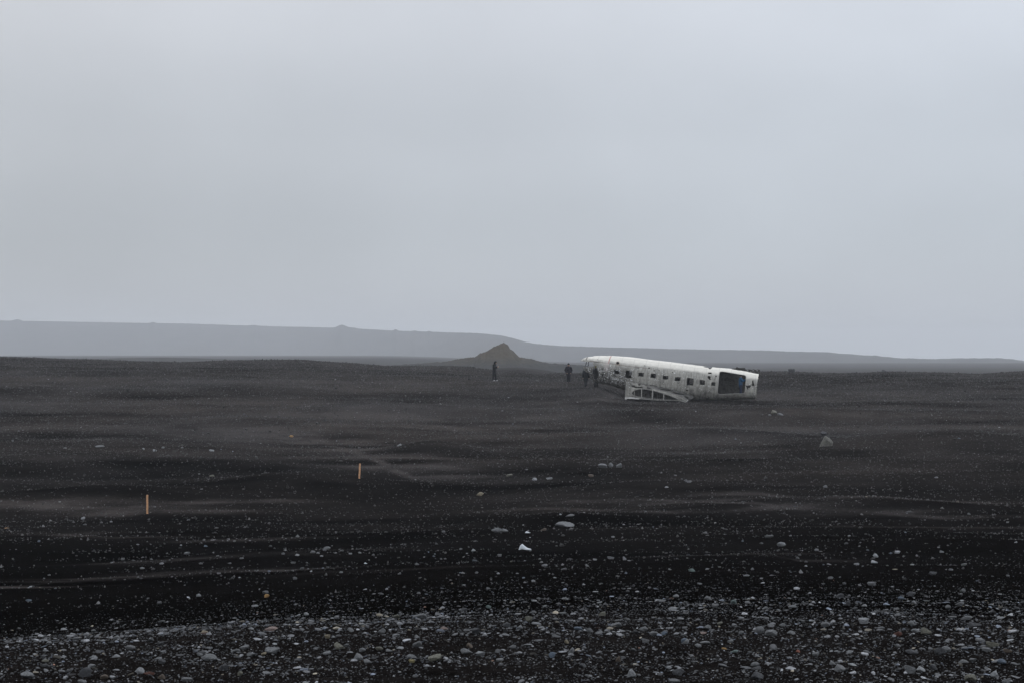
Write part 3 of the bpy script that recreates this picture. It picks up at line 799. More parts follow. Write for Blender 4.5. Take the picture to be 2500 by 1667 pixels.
def person(loc, height, face, label, P):
    """P: pose and clothes. Body frame: faces -Y, x = its left, z up, unit = standing height."""
    h = height
    J = dict(pel=(0, 0, .53), sp=(0, .0, .62), ch=(0, .005, .735), nk=(0, 0, .835), hd=(0, -.01, .875),
             sl=(.105, 0, .80), sr=(-.105, 0, .80), hl=(.052, 0, .50), hr=(-.052, 0, .50),
             kl=(.057, -.012, .285), kr=(-.057, -.012, .285), al=(.055, .01, .045), ar=(-.055, .01, .045),
             tl=(.062, -.085, .018), tr=(-.062, -.085, .018),
             el=(.150, .01, .645), er=(-.150, .01, .645), wl=(.155, -.04, .51), wr=(-.155, -.04, .51))
    J.update(P.get('J', {}))
    names = list(J); V = [tuple(c*h for c in J[n]) for n in names]; ix = {n: i for i, n in enumerate(names)}
    rad = dict(pel=(.078, .062), sp=(.070, .052), ch=(.082, .058), nk=.032, hd=.034, sl=.036, sr=.036, hl=.050, hr=.050,
               kl=.032, kr=.032, al=.021, ar=.021, tl=.018, tr=.018, el=.024, er=.024, wl=.016, wr=.016)
    E = [('pel', 'sp'), ('sp', 'ch'), ('ch', 'nk'), ('nk', 'hd'), ('ch', 'sl'), ('ch', 'sr'), ('sl', 'el'), ('el', 'wl'), ('sr', 'er'), ('er', 'wr'),
         ('pel', 'hl'), ('hl', 'kl'), ('kl', 'al'), ('al', 'tl'), ('pel', 'hr'), ('hr', 'kr'), ('kr', 'ar'), ('ar', 'tr')]
    def build(keep, grow, extra_v=(), extra_e=(), extra_r=(), root='pel', over=None):
        ks = [n for n in names if n in keep]; loc_ = {n: i for i, n in enumerate(ks)}
        vs_ = [tuple(c*h for c in J[n]) for n in ks]
        rs_ = []
        for n in ks:
            r_ = (over or {}).get(n, rad[n]); r_ = r_ if hasattr(r_, '__len__') else (r_, r_)
            rs_.append((r_[0]*h+grow, r_[1]*h+grow))
        es_ = [(loc_[a], loc_[b]) for a, b in E if a in loc_ and b in loc_]
        base_n = len(vs_)
        for v in extra_v: vs_.append(tuple(v))
        for r_ in extra_r: rs_.append(r_)
        for a, b in extra_e:
            es_.append((loc_[a] if isinstance(a, str) else base_n+a, base_n+b))
        return skin_mesh(vs_, es_, rs_, loc_[root])
    # hands: palm + five unequal, bent fingers
    ev, ee, er_ = [], [], []
    for sd, w, e in ((1, 'wl', 'el'), (-1, 'wr', 'er')):
        W = Vector(J[w])*h; dirn = (Vector(J[w])-Vector(J[e])).normalized()
        side = dirn.cross(Vector((sd, 0, 0)));
        side = side.normalized() if side.length > .2 else Vector((0, -1, 0))
        curl = dirn.cross(side).normalized()*(-sd)
        palm = W + dirn*.045*h
        p0 = len(ev); ev.append(palm); er_.append((.020*h, .011*h)); ee.append((w, p0))
        for q, (offs, ln) in enumerate(((-.018, .036), (-.006, .042), (.006, .040), (.018, .031))):
            a_ = palm + side*offs*h + dirn*.022*h; b_ = a_ + dirn*ln*.55*h + curl*.008*h; c_ = b_ + dirn*ln*.35*h + curl*.016*h
            k0 = len(ev); ev += [a_, b_, c_]; er_ += [.0056*h and (.0056*h, .0056*h), (.0052*h, .0052*h), (.0044*h, .0044*h)]
            ee += [(p0, k0), (k0, k0+1), (k0+1, k0+2)]
        t0 = W + dirn*.022*h + side*(-.018)*h; t1 = t0 + (dirn*.6 - side*.8).normalized()*.026*h + curl*.006*h
        k0 = len(ev); ev += [t0, t1]; er_ += [(.007*h, .007*h), (.0055*h, .0055*h)]; ee += [(p0, k0), (k0, k0+1)]
    bodym = build(set(names), 0, ev, [(a, b) for a, b in ee], er_)
    # extra edges between extra verts
    hc = Vector(P.get('head', (0, -.012, .925)))*h
    hm, HM = head_mesh(hc, .066*h, P.get('hyaw', 0), P.get('hpitch', 0))
    body = remeshed([bodym, hm], .0065*h, "person")
    root = bpy.data.objects.new("person", body); body.materials.append(skin_mat)
    root.location = loc; root.rotation_euler = (0, 0, face); col.objects.link(root)
    tag(root, label, "person", "people around the wreck")
    for sx_ in (-1, 1):
        bm = bmesh.new(); bmesh.ops.create_icosphere(bm, subdivisions=2, radius=.011*h)
        bm.transform(Matrix.Translation(HM @ (Vector((sx_*.27, -.86, .09))*.066*h)))
        me = bpy.data.meshes.new("eye"); bm.to_mesh(me); bm.free(); child(root, "eye", me, eye_mat)
    # trousers
    tr = build({'pel', 'hl', 'hr', 'kl', 'kr', 'al', 'ar'}, .017*h, over=dict(al=.026, ar=.026, kl=.035, kr=.035))
    child(root, "trousers", remeshed([tr], .009*h, "trousers"), P['trousers'])
    # jacket, with a hem below the pelvis
    hem = P.get('hem', .47)
    jx = [Vector((0, .0, hem))*h]
    jk = build({'pel', 'sp', 'ch', 'nk', 'sl', 'sr', 'el', 'er', 'wl', 'wr'}, .025*h,
               jx, [('pel', 0)], [((P.get('hemw', .088)+.012)*h, .082*h)], over=dict(nk=.036, ch=(.088, .064), sp=(.082, .062), pel=(.084, .068), el=.030, er=.030, wl=.024, wr=.024))
    parts_ = [jk]
    if P.get('hood'):
        bm = bmesh.new(); bmesh.ops.create_icosphere(bm, subdivisions=4, radius=1)
        dele = [f for f in bm.faces if f.calc_center_median().y < -.62 and -.75 < f.calc_center_median().z < .55]
        for v in bm.verts: v.co = Vector((v.co.x*.080, v.co.y*.082+.010, v.co.z*.094-.004))*h
        bmesh.ops.delete(bm, geom=dele, context='FACES')
        bm.transform(Matrix.Translation(hc) @ Matrix.Rotation(P.get('hyaw', 0), 4, 'Z') @ Matrix.Rotation(P.get('hpitch', 0), 4, 'X'))
        me = bpy.data.meshes.new("hood"); bm.to_mesh(me); bm.free()
        for p in me.polygons: p.use_smooth = True
        o = child(root, "hood", me, P['jacket']); md = o.modifiers.new("t", 'SOLIDIFY'); md.thickness = .012*h
    child(root, "jacket", remeshed(parts_, .009*h, "jacket"), P['jacket'])
    # shoes
    for a_, t_ in (('al', 'tl'), ('ar', 'tr')):
        A = Vector(J[a_])*h; T = Vector(J[t_])*h
        d = (T-A); d.z = 0; d.normalize()
        zf = min(A.z-.04*h, 0) if False else A.z-.045*h
        vs_ = [A+Vector((0, 0, -.004*h)), Vector((A.x, A.y, zf+.022*h))-d*.018*h, Vector((A.x, A.y, zf+.022*h))+d*.05*h, Vector((A.x, A.y, zf+.018*h))+d*.105*h]
        sm_ = skin_mesh(vs_, [(0, 1), (1, 2), (2, 3)], [(.028*h, .028*h), (.026*h, .024*h), (.028*h, .024*h), (.022*h, .016*h)], 1)
        child(root, "shoe", remeshed([sm_], .007*h, "shoe"), P['shoes'])
    if P.get('hat'):
        bm = bmesh.new(); bmesh.ops.create_icosphere(bm, subdivisions=4, radius=1)
        bmesh.ops.delete(bm, geom=[v for v in bm.verts if v.co.z < (.02 if v.co.y < .1 else -.25)], context='VERTS')
        for v in bm.verts:
            cuff = .006 if v.co.z < .22 else 0
            v.co = Vector((v.co.x*(.058+cuff), v.co.y*(.071+cuff), v.co.z*.088+.004))*h
        bm.transform(Matrix.Translation(hc) @ Matrix.Rotation(P.get('hyaw', 0), 4, 'Z') @ Matrix.Rotation(P.get('hpitch', 0), 4, 'X'))
        me = bpy.data.meshes.new("beanie"); bm.to_mesh(me); bm.free()
        for p in me.polygons: p.use_smooth = True
        o = child(root, "beanie", me, P['hat']); md = o.modifiers.new("t", 'SOLIDIFY'); md.thickness = .010*h; md.offset = 1
    if P.get('scarf'):
        bm = bmesh.new()
        bmesh.ops.create_icosphere(bm, subdivisions=3, radius=1)
        for v in bm.verts: v.co = Vector((v.co.x*.062, v.co.y*.058-.002, v.co.z*.030+.838))*h
        me = bpy.data.meshes.new("scarf"); bm.to_mesh(me); bm.free()
        for p in me.polygons: p.use_smooth = True
        child(root, "scarf", me, P['scarf'])
    return root

cl = lambda n, c: plain(n, c, .85, .3, 60)
M_black = cl("black_fabric", (.006, .007, .009)); M_navy = cl("navy_fabric", (.006, .0075, .012)); M_slate = cl("slate_fabric", (.009, .011, .016))
M_plum = cl("plum_black_fabric", (.010, .009, .015)); M_blue = cl("blue_jacket", (.018, .075, .15)); M_jeans = cl("navy_jeans", (.010, .016, .045))
M_yellow = cl("yellow_knit", (.42, .36, .11)); M_olive = cl("olive_fabric", (.045, .05, .02)); M_white = cl("white_leather", (.42, .42, .43)); M_greyk = cl("pale_knit", (.45, .46, .46))
M_shoe = cl("dark_leather", (.012, .012, .013))
p1 = hit(1207, 929)
person(p1, 48*p1.y/F, R(72), "person in dark hooded jacket and white shoes, standing alone leftmost, head bowed",
       dict(jacket=M_black, trousers=M_navy, shoes=M_white, hood=True, hpitch=R(24), head=(0, -.055, .915), hem=.46,
            J=dict(nk=(0, -.022, .83), hd=(0, -.04, .87), el=(.125, -.01, .655), wl=(.045, -.135, .70), er=(-.125, -.005, .655), wr=(-.045, -.13, .69),
                   hl=(.05, .01, .50), hr=(-.05, .01, .50), kl=(.055, -.045, .285), kr=(-.05, .035, .285), al=(.055, -.060, .045), ar=(-.05, .055, .045), tl=(.075, -.15, .018), tr=(-.06, -.03, .018))))
p2 = hit(1388, 934)
person(p2, 47*p2.y/F, R(6), "person in dark coat and beanie facing the camera, between the lone figure and wreck",
       dict(jacket=M_plum, trousers=M_navy, shoes=M_shoe, hat=M_black, hem=.40, hemw=.082,
            J=dict(el=(.165, .012, .66), wl=(.115, -.055, .555), er=(-.165, .012, .66), wr=(-.115, -.055, .555), kl=(.05, -.01, .285), kr=(-.05, -.01, .285), al=(.052, 0, .045), ar=(-.052, 0, .045))))
def at_depth(px, D): return Vector(((px-CX)/F*D, D, float(H((px-CX)/F*D, D))))
p3 = at_depth(1430, 144.3)
person(p3, -(896.5-HY)/F*144.3 - p3.z, R(160), "person walking in long slate coat and olive scarf, below the tip of the wreck's nose",
       dict(jacket=M_slate, trousers=M_navy, shoes=M_shoe, hat=M_olive, scarf=M_olive, hem=.36, hemw=.12,
            J=dict(el=(.14, .03, .645), wl=(.15, -.02, .52), er=(-.14, -.01, .645), wr=(-.15, -.06, .52),
                   kl=(.045, -.055, .285), al=(.04, -.05, .045), tl=(.04, -.135, .018), kr=(-.05, .03, .29), ar=(-.06, .11, .075), tr=(-.06, .03, .035))))
p4 = at_depth(1455.5, 142.3)
person(p4, -(892.5-HY)/F*142.3 - p4.z, R(150), "person in black clothes and yellow beanie seen through the oval opening in the wreck's nose",
       dict(jacket=M_black, trousers=M_black, shoes=M_shoe, hat=M_yellow, hem=.44,
            J=dict(el=(.135, -.02, .655), wl=(.09, -.10, .60), er=(-.135, -.02, .655), wr=(-.09, -.10, .60))))

# ------------------------------------------------------------------ aircraft wreck
ZK = 4.9
def zpx(X, Y): return 1400+X/ZK, 840+Y/ZK
yaw, pit, roll = R(-10.3), R(7.1), R(3.4)
D0 = 141.6
ox, oy = zpx(515, 330)
ORG = Vector(((ox-CX)/F*D0, D0, -(oy-HY)/F*D0))
RM = Matrix.Rotation(yaw, 4, 'Z') @ Matrix.Rotation(pit, 4, 'Y') @ Matrix.Rotation(roll, 4, 'X')
MW = Matrix.Translation(ORG) @ RM
MI = MW.inverted()
CL = MI @ Vector((0, 0, 0))
def Z2L(X, Y, y0):
    px, py = zpx(X, Y)
    d = MI.to_3x3() @ Vector(((px-CX)/F, 1, -(py-HY)/F))
    k = (y0-CL.y)/d.y
    p = CL + d*k
    return p.x, p.z
MWn = np.array(MW)
def L2Z(P):
    """local points (n,3) -> photo zoom px"""
    W = P @ MWn[:3, :3].T + MWn[:3, 3]
    return (CX+W[:, 0]/W[:, 1]*F-1400)*ZK, (HY-W[:, 2]/W[:, 1]*F-840)*ZK
def inpoly(x, y, poly):
    c = np.zeros(x.shape, bool); n = len(poly)
    for i in range(n):
        x1, y1 = poly[i]; x2, y2 = poly[(i+1) % n]
        if y1 == y2: continue
        c ^= ((y1 > y) != (y2 > y)) & (x < (x2-x1)*(y-y1)/(y2-y1)+x1)
    return c

wreck = bpy.data.objects.new("aircraft_wreck", None); wreck.matrix_world = MW; col.objects.link(wreck)
tag(wreck, "battered white and bare-metal aeroplane fuselage wreck with one torn wing root, lying on black sand", "aircraft wreck")

TOP = [(85, 190), (110, 173), (140, 160), (160, 154), (200, 149), (236, 147), (240, 141), (330, 138), (430, 138), (520, 143), (660, 152), (800, 170), (950, 190), (1160, 213), (1380, 241), (1540, 261), (1700, 278), (1880, 293), (2060, 322), (2225, 356)]
tops = np.array([Z2L(x, y, -.15) for x, y in TOP])
BOT = [(85, 192), (112, 300), (150, 335), (232, 440), (300, 468), (370, 476), (420, 482), (540, 527), (700, 580), (900, 640), (1200, 668), (1400, 668), (1722, 668), (1950, 664), (2205, 658)]
bots = np.array([Z2L(x, y, -.3) for x, y in BOT])
smin, smax = float(tops[0, 0])+.01, float(tops[-1, 0])
ns, nphi = 560, 300
sg = np.linspace(smin, smax, ns)
Tg = np.interp(sg, tops[:, 0], tops[:, 1])
Bg = np.interp(sg, bots[:, 0], bots[:, 1])
Bg = np.convolve(np.pad(Bg, 8, mode='edge'), np.ones(17)/17, 'valid')
Wg = np.interp(sg, [-3.1, -2.6, -2, -.5, 1, 8, 11.8], [.35, .72, .98, 1.19, 1.22, 1.22, 1.02])
ph = np.linspace(0, 2*np.pi, nphi, endpoint=False)     # 0 = near side (-y), pi/2 = top
SG, PH = np.meshgrid(sg, ph, indexing='ij')
ex = 2/2.25
cy = np.sign(np.cos(PH))*np.abs(np.cos(PH))**ex; sz = np.sign(np.sin(PH))*np.abs(np.sin(PH))**ex
# axis of the section sits a little above mid-height near the nose so that the roof shell keeps its width
AX = np.interp(sg, [-3.1, -2.0, -1.0], [.42, .15, .0])[:, None]
Ysf = -Wg[:, None]*cy
Zsf = np.where(sz > 0, AX + (Tg[:, None]-AX)*sz, AX + (AX-Bg[:, None])*sz)
dent = perlin(SG*2.1, PH*4, 101)*.012 + perlin(SG*6, PH*11, 102)*.004
Ysf = Ysf*(1+dent); Zsf = Zsf*(1+dent*.5)
P = np.stack([SG, Ysf, Zsf], -1)
def faces_centres():
    i = np.arange(ns-1)[:, None]; j = np.arange(nphi)[None, :]; j2 = (j+1) % nphi
    F_ = np.stack([i*nphi+j, (i+1)*nphi+j, (i+1)*nphi+j2, i*nphi+j2], -1)
    return F_
Fq = faces_centres()
Pf = P.reshape(-1, 3)
Cn = Pf[Fq].mean(2)                                     # centres
Cs, Cy, Cz = Cn[..., 0], Cn[..., 1], Cn[..., 2]
ZX, ZY = L2Z(Cn.reshape(-1, 3)); ZX = ZX.reshape(Cs.shape); ZY = ZY.reshape(Cs.shape)
near = Cy < -.05
keep = np.ones(Cs.shape, bool)
def cut(poly, side=near): 
    global keep
    keep &= ~(inpoly(ZX, ZY, poly) & side)
def rot_rect(x0, y0, x1, y1, r=0):
    cx_, cy_ = (x0+x1)/2, (y0+y1)/2; hw, hh = (x1-x0)/2, (y1-y0)/2
    ca, sa = math.cos(R(4.5)), math.sin(R(4.5))
    out = []
    for ax_, ay_, a0 in ((-1, -1, 180), (1, -1, 270), (1, 1, 0), (-1, 1, 90)):
        if r:
            for q in range(5):
                an = R(a0+q*22.5)
                out.append(((hw-r)*ax_+r*math.cos(an), (hh-r)*ay_+r*math.sin(an)))
        else: out.append((hw*ax_, hh*ay_))
    return [(cx_+a*ca-b*sa, cy_+a*sa+b*ca) for a, b in out]
WINS = [(488, 309, 548, 351), (622, 316, 698, 401), (778, 340, 840, 386), (924, 350, 986, 402), (1070, 374, 1133, 418), (1214, 391, 1281, 437), (1356, 403, 1435, 490), (1512, 426, 1573, 482), (1650, 452, 1697, 496)]
for wv in WINS: cut(rot_rect(*wv, 3))
DOOR = [(1762, 325), (1800, 326), (1900, 342), (2040, 366), (2058, 372), (2066, 388), (2064, 420), (2052, 560), (2046, 578), (2030, 587), (1900, 590), (1760, 596), (1735, 592), (1724, 580), (1724, 560), (1745, 345), (1750, 330)]
cut(DOOR)
circ = lambda x, y, r, ry=None: [(x+r*math.cos(a), y+(ry or r)*math.sin(a)) for a in np.linspace(0, 6.283, 17)[:-1]]
for c_ in ((347, 366, 15), (500, 376, 9), (430, 377, 6), (905, 283, 8), (775, 283, 5), (965, 315, 7), (1025, 313, 6), (1185, 332, 6), (850, 255, 5), (285, 181, 5), (345, 440, 10), (1240, 462, 5), (2085, 528, 9), (1706, 380, 8), (2062, 496, 7)):
    cut(circ(*c_))
cut(circ(530, 223, 19, 16))
cut([(1613, 333), (1652, 335), (1653, 354), (1612, 351)])
cut([(1606, 378), (1635, 380), (1643, 395), (1636, 402), (1645, 420), (1628, 426), (1616, 408), (1606, 402)])
cut([(2138, 432), (2152, 430), (2155, 455), (2162, 470), (2164, 494), (2148, 497), (2134, 492), (2138, 465)])
cut([(2066, 494), (2122, 488), (2130, 496), (2115, 510), (2110, 520), (2070, 519)])
cut([(1240, 456), (1262, 452), (1280, 458), (1276, 466), (1250, 464)])
cut([(1343, 545), (1370, 540), (1378, 560), (1350, 558)])
cut([(1420, 634), (1470, 628), (1472, 633), (1430, 640)])
# roof hatch tear
cut([(1548, 262), (1600, 264), (1664, 268), (1655, 282), (1640, 293), (1622, 292), (1612, 280), (1570, 275)], Cy < .6)
# oval opening at the nose and everything that is gone below the cockpit roof
cut(circ(258, 354, 37, 68))
cut([(246, 262), (262, 252), (276, 258), (280, 290), (262, 296), (244, 290)])
GAPS = [[(40, 205), (86, 196), (160, 208), (232, 213), (237, 262), (200, 268), (118, 272), (40, 262)],
        [(40, 262), (118, 272), (112, 300), (128, 318), (150, 332), (185, 342), (208, 346), (211, 370), (213, 395), (222, 420), (232, 434), (262, 462), (300, 470), (300, 900), (40, 900)]]
for g_ in GAPS: cut(g_)
far = ~near
keep &= ~(far & (Cs < Z2L(335, 300, 1)[0]) & (Cz < .62))
keep &= ~((Cz < Cs*0 + np.interp(Cs, [-3.1, -2.5, -1.9], [.52, .50, .50])) & (Cs < Z2L(232, 250, -.5)[0]) & far)
# far-side windows
for wv in WINS[:8]:
    x0, z0 = Z2L(wv[0], wv[3], -1.2); x1, z1 = Z2L(wv[2], wv[1], -1.2)
    keep &= ~((Cy > .5) & (Cs > x0) & (Cs < x1) & (Cz > z0+.02) & (Cz < z1+.0))
# roof torn away at the tail, far of the crest
sT = Z2L(1890, 300, 0)[0]
jag = .12*perlin(Cs*3, Cs*0, 111)
keep &= ~((Cs > sT) & (Cy > -.12+jag) & (Cz > .75+.2*perlin(Cs*2, Cy*0, 112)))
# ragged tail edge and ragged roof edge at the nose step
ragged = smax - .03 - .05*np.abs(perlin(Cz*5, Cz*0, 113)) - .05*np.abs(perlin(Cy*4, Cz*0, 114))
keep &= Cs < ragged
# little rips along the belly
keep &= ~((perlin(Cs*3.2, Cy*0+Cz*5, 115) > .62) & (Cz < -.9) & (Cs > -.5) & (Cs < 5))
sel_roof = keep & (Cs < Z2L(236, 180, -.5)[0])
sel_roof &= Cz > .45
sel_skin = keep & ~sel_roof

# materials
def airframe_mat():
    m, nt, b = new_mat("weathered_airframe")
    tc = N(nt, "ShaderNodeTexCoord"); sp = N(nt, "ShaderNodeSeparateXYZ"); nt.links.new(tc.outputs["Object"], sp.inputs[0])
    X_, Y_, Z_ = sp.outputs
    def noise(scale, det=5, rough=.6, vec=None, stretch=None):
        n = N(nt, "ShaderNodeTexNoise"); n.inputs["Scale"].default_value = scale; n.inputs["Detail"].default_value = det; n.inputs["Roughness"].default_value = rough
        v = tc.outputs["Object"]
        if stretch:
            mp = N(nt, "ShaderNodeMapping"); mp.inputs["Scale"].default_value = stretch; nt.links.new(v, mp.inputs[0]); v = mp.outputs[0]
        nt.links.new(v, n.inputs["Vector"]); return n.outputs[0]
    n_big = noise(.9, 6, .65); n_mid = noise(4, 6, .7); n_fine = noise(22, 4, .7)
    streak = noise(3.0, 4, .6, stretch=(3.0, 1, .35))
    # white paint on the crown, bare alloy on the flanks
    edge = math_(nt, 'ADD', math_(nt, 'MULTIPLY', X_, .01), .74)
    paint = math_(nt, 'MULTIPLY', math_(nt, 'SUBTRACT', math_(nt, 'ADD', Z_, math_(nt, 'MULTIPLY', math_(nt, 'SUBTRACT', n_big, .5), .30)), edge), 5.0, clamp=True)
    alloy = mix(nt, n_mid, (.27, .258, .225), (.62, .595, .53))
    alloy = mix(nt, math_(nt, 'MULTIPLY', ramp(nt, streak, [(.42, 0), (.66, 1)]), .55), alloy, (.15, .145, .13))
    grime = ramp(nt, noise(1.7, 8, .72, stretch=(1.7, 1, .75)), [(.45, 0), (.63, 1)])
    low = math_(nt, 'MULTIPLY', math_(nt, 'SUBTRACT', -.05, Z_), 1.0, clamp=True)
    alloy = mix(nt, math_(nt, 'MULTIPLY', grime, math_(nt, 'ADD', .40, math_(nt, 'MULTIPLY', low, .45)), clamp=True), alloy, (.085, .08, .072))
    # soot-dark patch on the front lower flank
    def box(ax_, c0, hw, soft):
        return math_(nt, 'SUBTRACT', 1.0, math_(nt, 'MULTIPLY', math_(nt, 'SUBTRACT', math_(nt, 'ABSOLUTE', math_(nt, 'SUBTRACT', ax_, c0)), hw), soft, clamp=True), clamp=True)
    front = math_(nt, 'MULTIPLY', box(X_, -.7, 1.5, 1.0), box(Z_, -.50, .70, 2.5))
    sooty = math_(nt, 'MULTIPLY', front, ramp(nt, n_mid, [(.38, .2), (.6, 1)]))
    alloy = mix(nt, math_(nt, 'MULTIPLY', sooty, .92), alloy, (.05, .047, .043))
    white = mix(nt, n_mid, (.56, .53, .46), (.80, .765, .685))
    white = mix(nt, math_(nt, 'MULTIPLY', ramp(nt, n_fine, [(.6, 0), (.72, 1)]), .35), white, (.45, .43, .39))
    c = mix(nt, paint, alloy, white)
    # chipped white flecks (many at the front, few elsewhere) 
    spot_zone = math_(nt, 'ADD', math_(nt, 'MULTIPLY', math_(nt, 'MULTIPLY', box(X_, -1.1, 1.7, 1.0), box(Z_, -.30, .50, 4)), .50), math_(nt, 'MULTIPLY', box(Z_, .1, .55, 3), .05))
    for sc, thr in ((7, .30), (14, .36)):
        v = N(nt, "ShaderNodeTexVoronoi"); v.inputs["Scale"].default_value = sc; nt.links.new(tc.outputs["Object"], v.inputs["Vector"])
        msk = math_(nt, 'MULTIPLY', math_(nt, 'LESS_THAN', v.outputs["Distance"], thr), math_(nt, 'LESS_THAN', N_sep(nt, v.outputs["Color"]), spot_zone))
        c = mix(nt, msk, c, (.80, .80, .79))
    v = N(nt, "ShaderNodeTexVoronoi"); v.inputs["Scale"].default_value = 12; nt.links.new(tc.outputs["Object"], v.inputs["Vector"])
    msk = math_(nt, 'MULTIPLY', math_(nt, 'LESS_THAN', v.outputs["Distance"], .28), math_(nt, 'GREATER_THAN', N_sep(nt, v.outputs["Color"]), .955))
    msk = math_(nt, 'MULTIPLY', msk, math_(nt, 'LESS_THAN', Z_, .85))
    c = mix(nt, msk, c, (.05, .045, .04))
    # panel joints
    def joints(ax_, period, width):
        f = math_(nt, 'FRACT', math_(nt, 'DIVIDE', ax_, period))
        return math_(nt, 'LESS_THAN', f, width/period)
    jt = math_(nt, 'MAXIMUM', joints(math_(nt, 'ADD', X_, 20.35), .99, .022), joints(math_(nt, 'ADD', Z_, 20.03), .36, .014))
    c = mix(nt, math_(nt, 'MULTIPLY', jt, math_(nt, 'ADD', .12, math_(nt, 'MULTIPLY', n_mid, .45))), c, (.10, .095, .09))
    # longitudinal lap joint under the white crown
    lap = box(Z_, .70, .012, 60)
    c = mix(nt, math_(nt, 'MULTIPLY', lap, math_(nt, 'MULTIPLY', box(X_, .2, 2.3, 2), .6)), c, (.16, .12, .09))
    # red band remnant
    rx = Z2L(430, 180, -.8)[0]
    red = math_(nt, 'MULTIPLY', box(math_(nt, 'ADD', X_, math_(nt, 'MULTIPLY', Z_, -.10)), rx-.09, .022, 60), math_(nt, 'MULTIPLY', math_(nt, 'GREATER_THAN', Z_, .68), math_(nt, 'GREATER_THAN', noise(9), .36)))
    c = mix(nt, math_(nt, 'MULTIPLY', red, .85), c, (.36, .07, .045))
    # faded pink band that runs on below
    pk = math_(nt, 'MULTIPLY', box(X_, rx-.12, .14, 12), box(Z_, .45, .30, 6))
    c = mix(nt, math_(nt, 'MULTIPLY', pk, .35), c, (.60, .52, .49))
    # rust round the dome hole
    dx_, dz_ = Z2L(536, 226, -.8)
    d2 = math_(nt, 'SQRT', math_(nt, 'ADD', math_(nt, 'POWER', math_(nt, 'ABSOLUTE', math_(nt, 'SUBTRACT', X_, dx_)), 2.0), math_(nt, 'POWER', math_(nt, 'ABSOLUTE', math_(nt, 'SUBTRACT', Z_, dz_)), 2.0)))
    rs = math_(nt, 'MULTIPLY', math_(nt, 'SUBTRACT', 1.0, math_(nt, 'MULTIPLY', d2, 4.0), clamp=True), ramp(nt, n_mid, [(.35, .2), (.6, 1)]))
    c = mix(nt, rs, c, (.22, .13, .08))
    nt.links.new(c, b.inputs["Base Color"])
    b.inputs["Metallic"].default_value = .0
    b.inputs["Roughness"].default_value = .62
    b.inputs["Specular IOR Level"].default_value = .35
    bump = N(nt, "ShaderNodeBump"); bump.inputs["Strength"].default_value = .35; bump.inputs["Distance"].default_value = .02
    nt.links.new(math_(nt, 'ADD', n_mid, math_(nt, 'MULTIPLY', jt, -.6)), bump.inputs["Height"]); nt.links.new(bump.outputs[0], b.inputs["Normal"])
    return m
air = airframe_mat()
inner_mat = plain("cabin_primer_shade", (.075, .072, .065), .85, .5, 5)  # interior colour darkened to stand for the shade inside the openings
def sheet_obj(name, V, Fc, mat, thick=.012, inner=None, parent=wreck, smooth=True):
    used = np.unique(Fc); re = -np.ones(len(V), int); re[used] = np.arange(len(used))
    me = np_mesh(name, V[used], re[Fc], flat=not smooth)
    me.materials.append(mat)
    if inner: me.materials.append(inner)
    o = bpy.data.objects.new(name, me); col.objects.link(o); o.parent = parent
    md = o.modifiers.new("t", 'SOLIDIFY'); md.thickness = thick; md.offset = -1
    if inner: md.material_offset = 1
    return o
Ff = Fq      # outward normals
skin_o = sheet_obj("fuselage_skin", Pf, Ff[sel_skin], air, .014, inner_mat)
roof_o = sheet_obj("cockpit_roof", Pf, Ff[sel_roof], air, .018, inner_mat)
roof_o["label"] = "white pointed remnant of the cockpit roof"
# quick winding check: top faces should point up
def boxmesh(name, x0, x1, y0, y1, z0, z1, mat, parent=wreck, rot=None, bevel=0):
    bm = bmesh.new(); bmesh.ops.create_cube(bm, size=1)
    for v in bm.verts: v.co = Vector(((x0+x1)/2+v.co.x*(x1-x0), (y0+y1)/2+v.co.y*(y1-y0), (z0+z1)/2+v.co.z*(z1-z0)))
    if bevel: bmesh.ops.bevel(bm, geom=list(bm.edges), offset=bevel, segments=1, affect='EDGES')
    me = bpy.data.meshes.new(name); bm.to_mesh(me); bm.free(); me.materials.append(mat)
    o = bpy.data.objects.new(name, me); o.parent = parent; col.objects.link(o); return o
metal_dark = plain("oxidised_metal_and_shade", (.05, .048, .045), .7, .4, 12)
metal_grey = plain("bare_grey_alloy", (.34, .33, .31), .6, .3, 10)
metal_pale = plain("pale_alloy_edge", (.40, .385, .35), .55, .25, 10)
wood_floor = plain("grimy_floor", (.11, .10, .09), .9, .4, 3)

def beam(name, pts, w, mat, parent=wreck):
    """a bent bar through local points"""
    bm = bmesh.new(); rings = []
    for k, p in enumerate(pts):
        p = Vector(p); d = (Vector(pts[min(k+1, len(pts)-1)])-Vector(pts[max(k-1, 0)])).normalized()
        s_ = d.cross(Vector((0, 1, 0))); s_ = s_.normalized() if s_.length > .1 else Vector((1, 0, 0)); t_ = d.cross(s_)
        rings.append([bm.verts.new(p+s_*a*w/2+t_*b_*w/2) for a, b_ in ((-1, -1), (1, -1), (1, 1), (-1, 1))])
    for k in range(len(rings)-1):
        for q in range(4): bm.faces.new((rings[k][q], rings[k][(q+1) % 4], rings[k+1][(q+1) % 4], rings[k+1][q]))
    bm.faces.new(rings[0]); bm.faces.new(rings[-1])
    bmesh.ops.recalc_face_normals(bm, faces=bm.faces)
    me = bpy.data.meshes.new(name); bm.to_mesh(me); bm.free(); me.materials.append(mat)
    o = bpy.data.objects.new(name, me); o.parent = parent; col.objects.link(o); return o
def zl(X, Y, y0):
    a_, b_ = Z2L(X, Y, y0); return (a_, y0, b_)
beam("roof_strut", [zl(158, 206, -.55), zl(150, 235, -.6), zl(143, 262, -.62)], .055, metal_dark)
beam("roof_strut", [zl(184, 206, -.75), zl(177, 232, -.8), zl(182, 250, -.82), zl(168, 256, -.8)], .07, metal_dark)
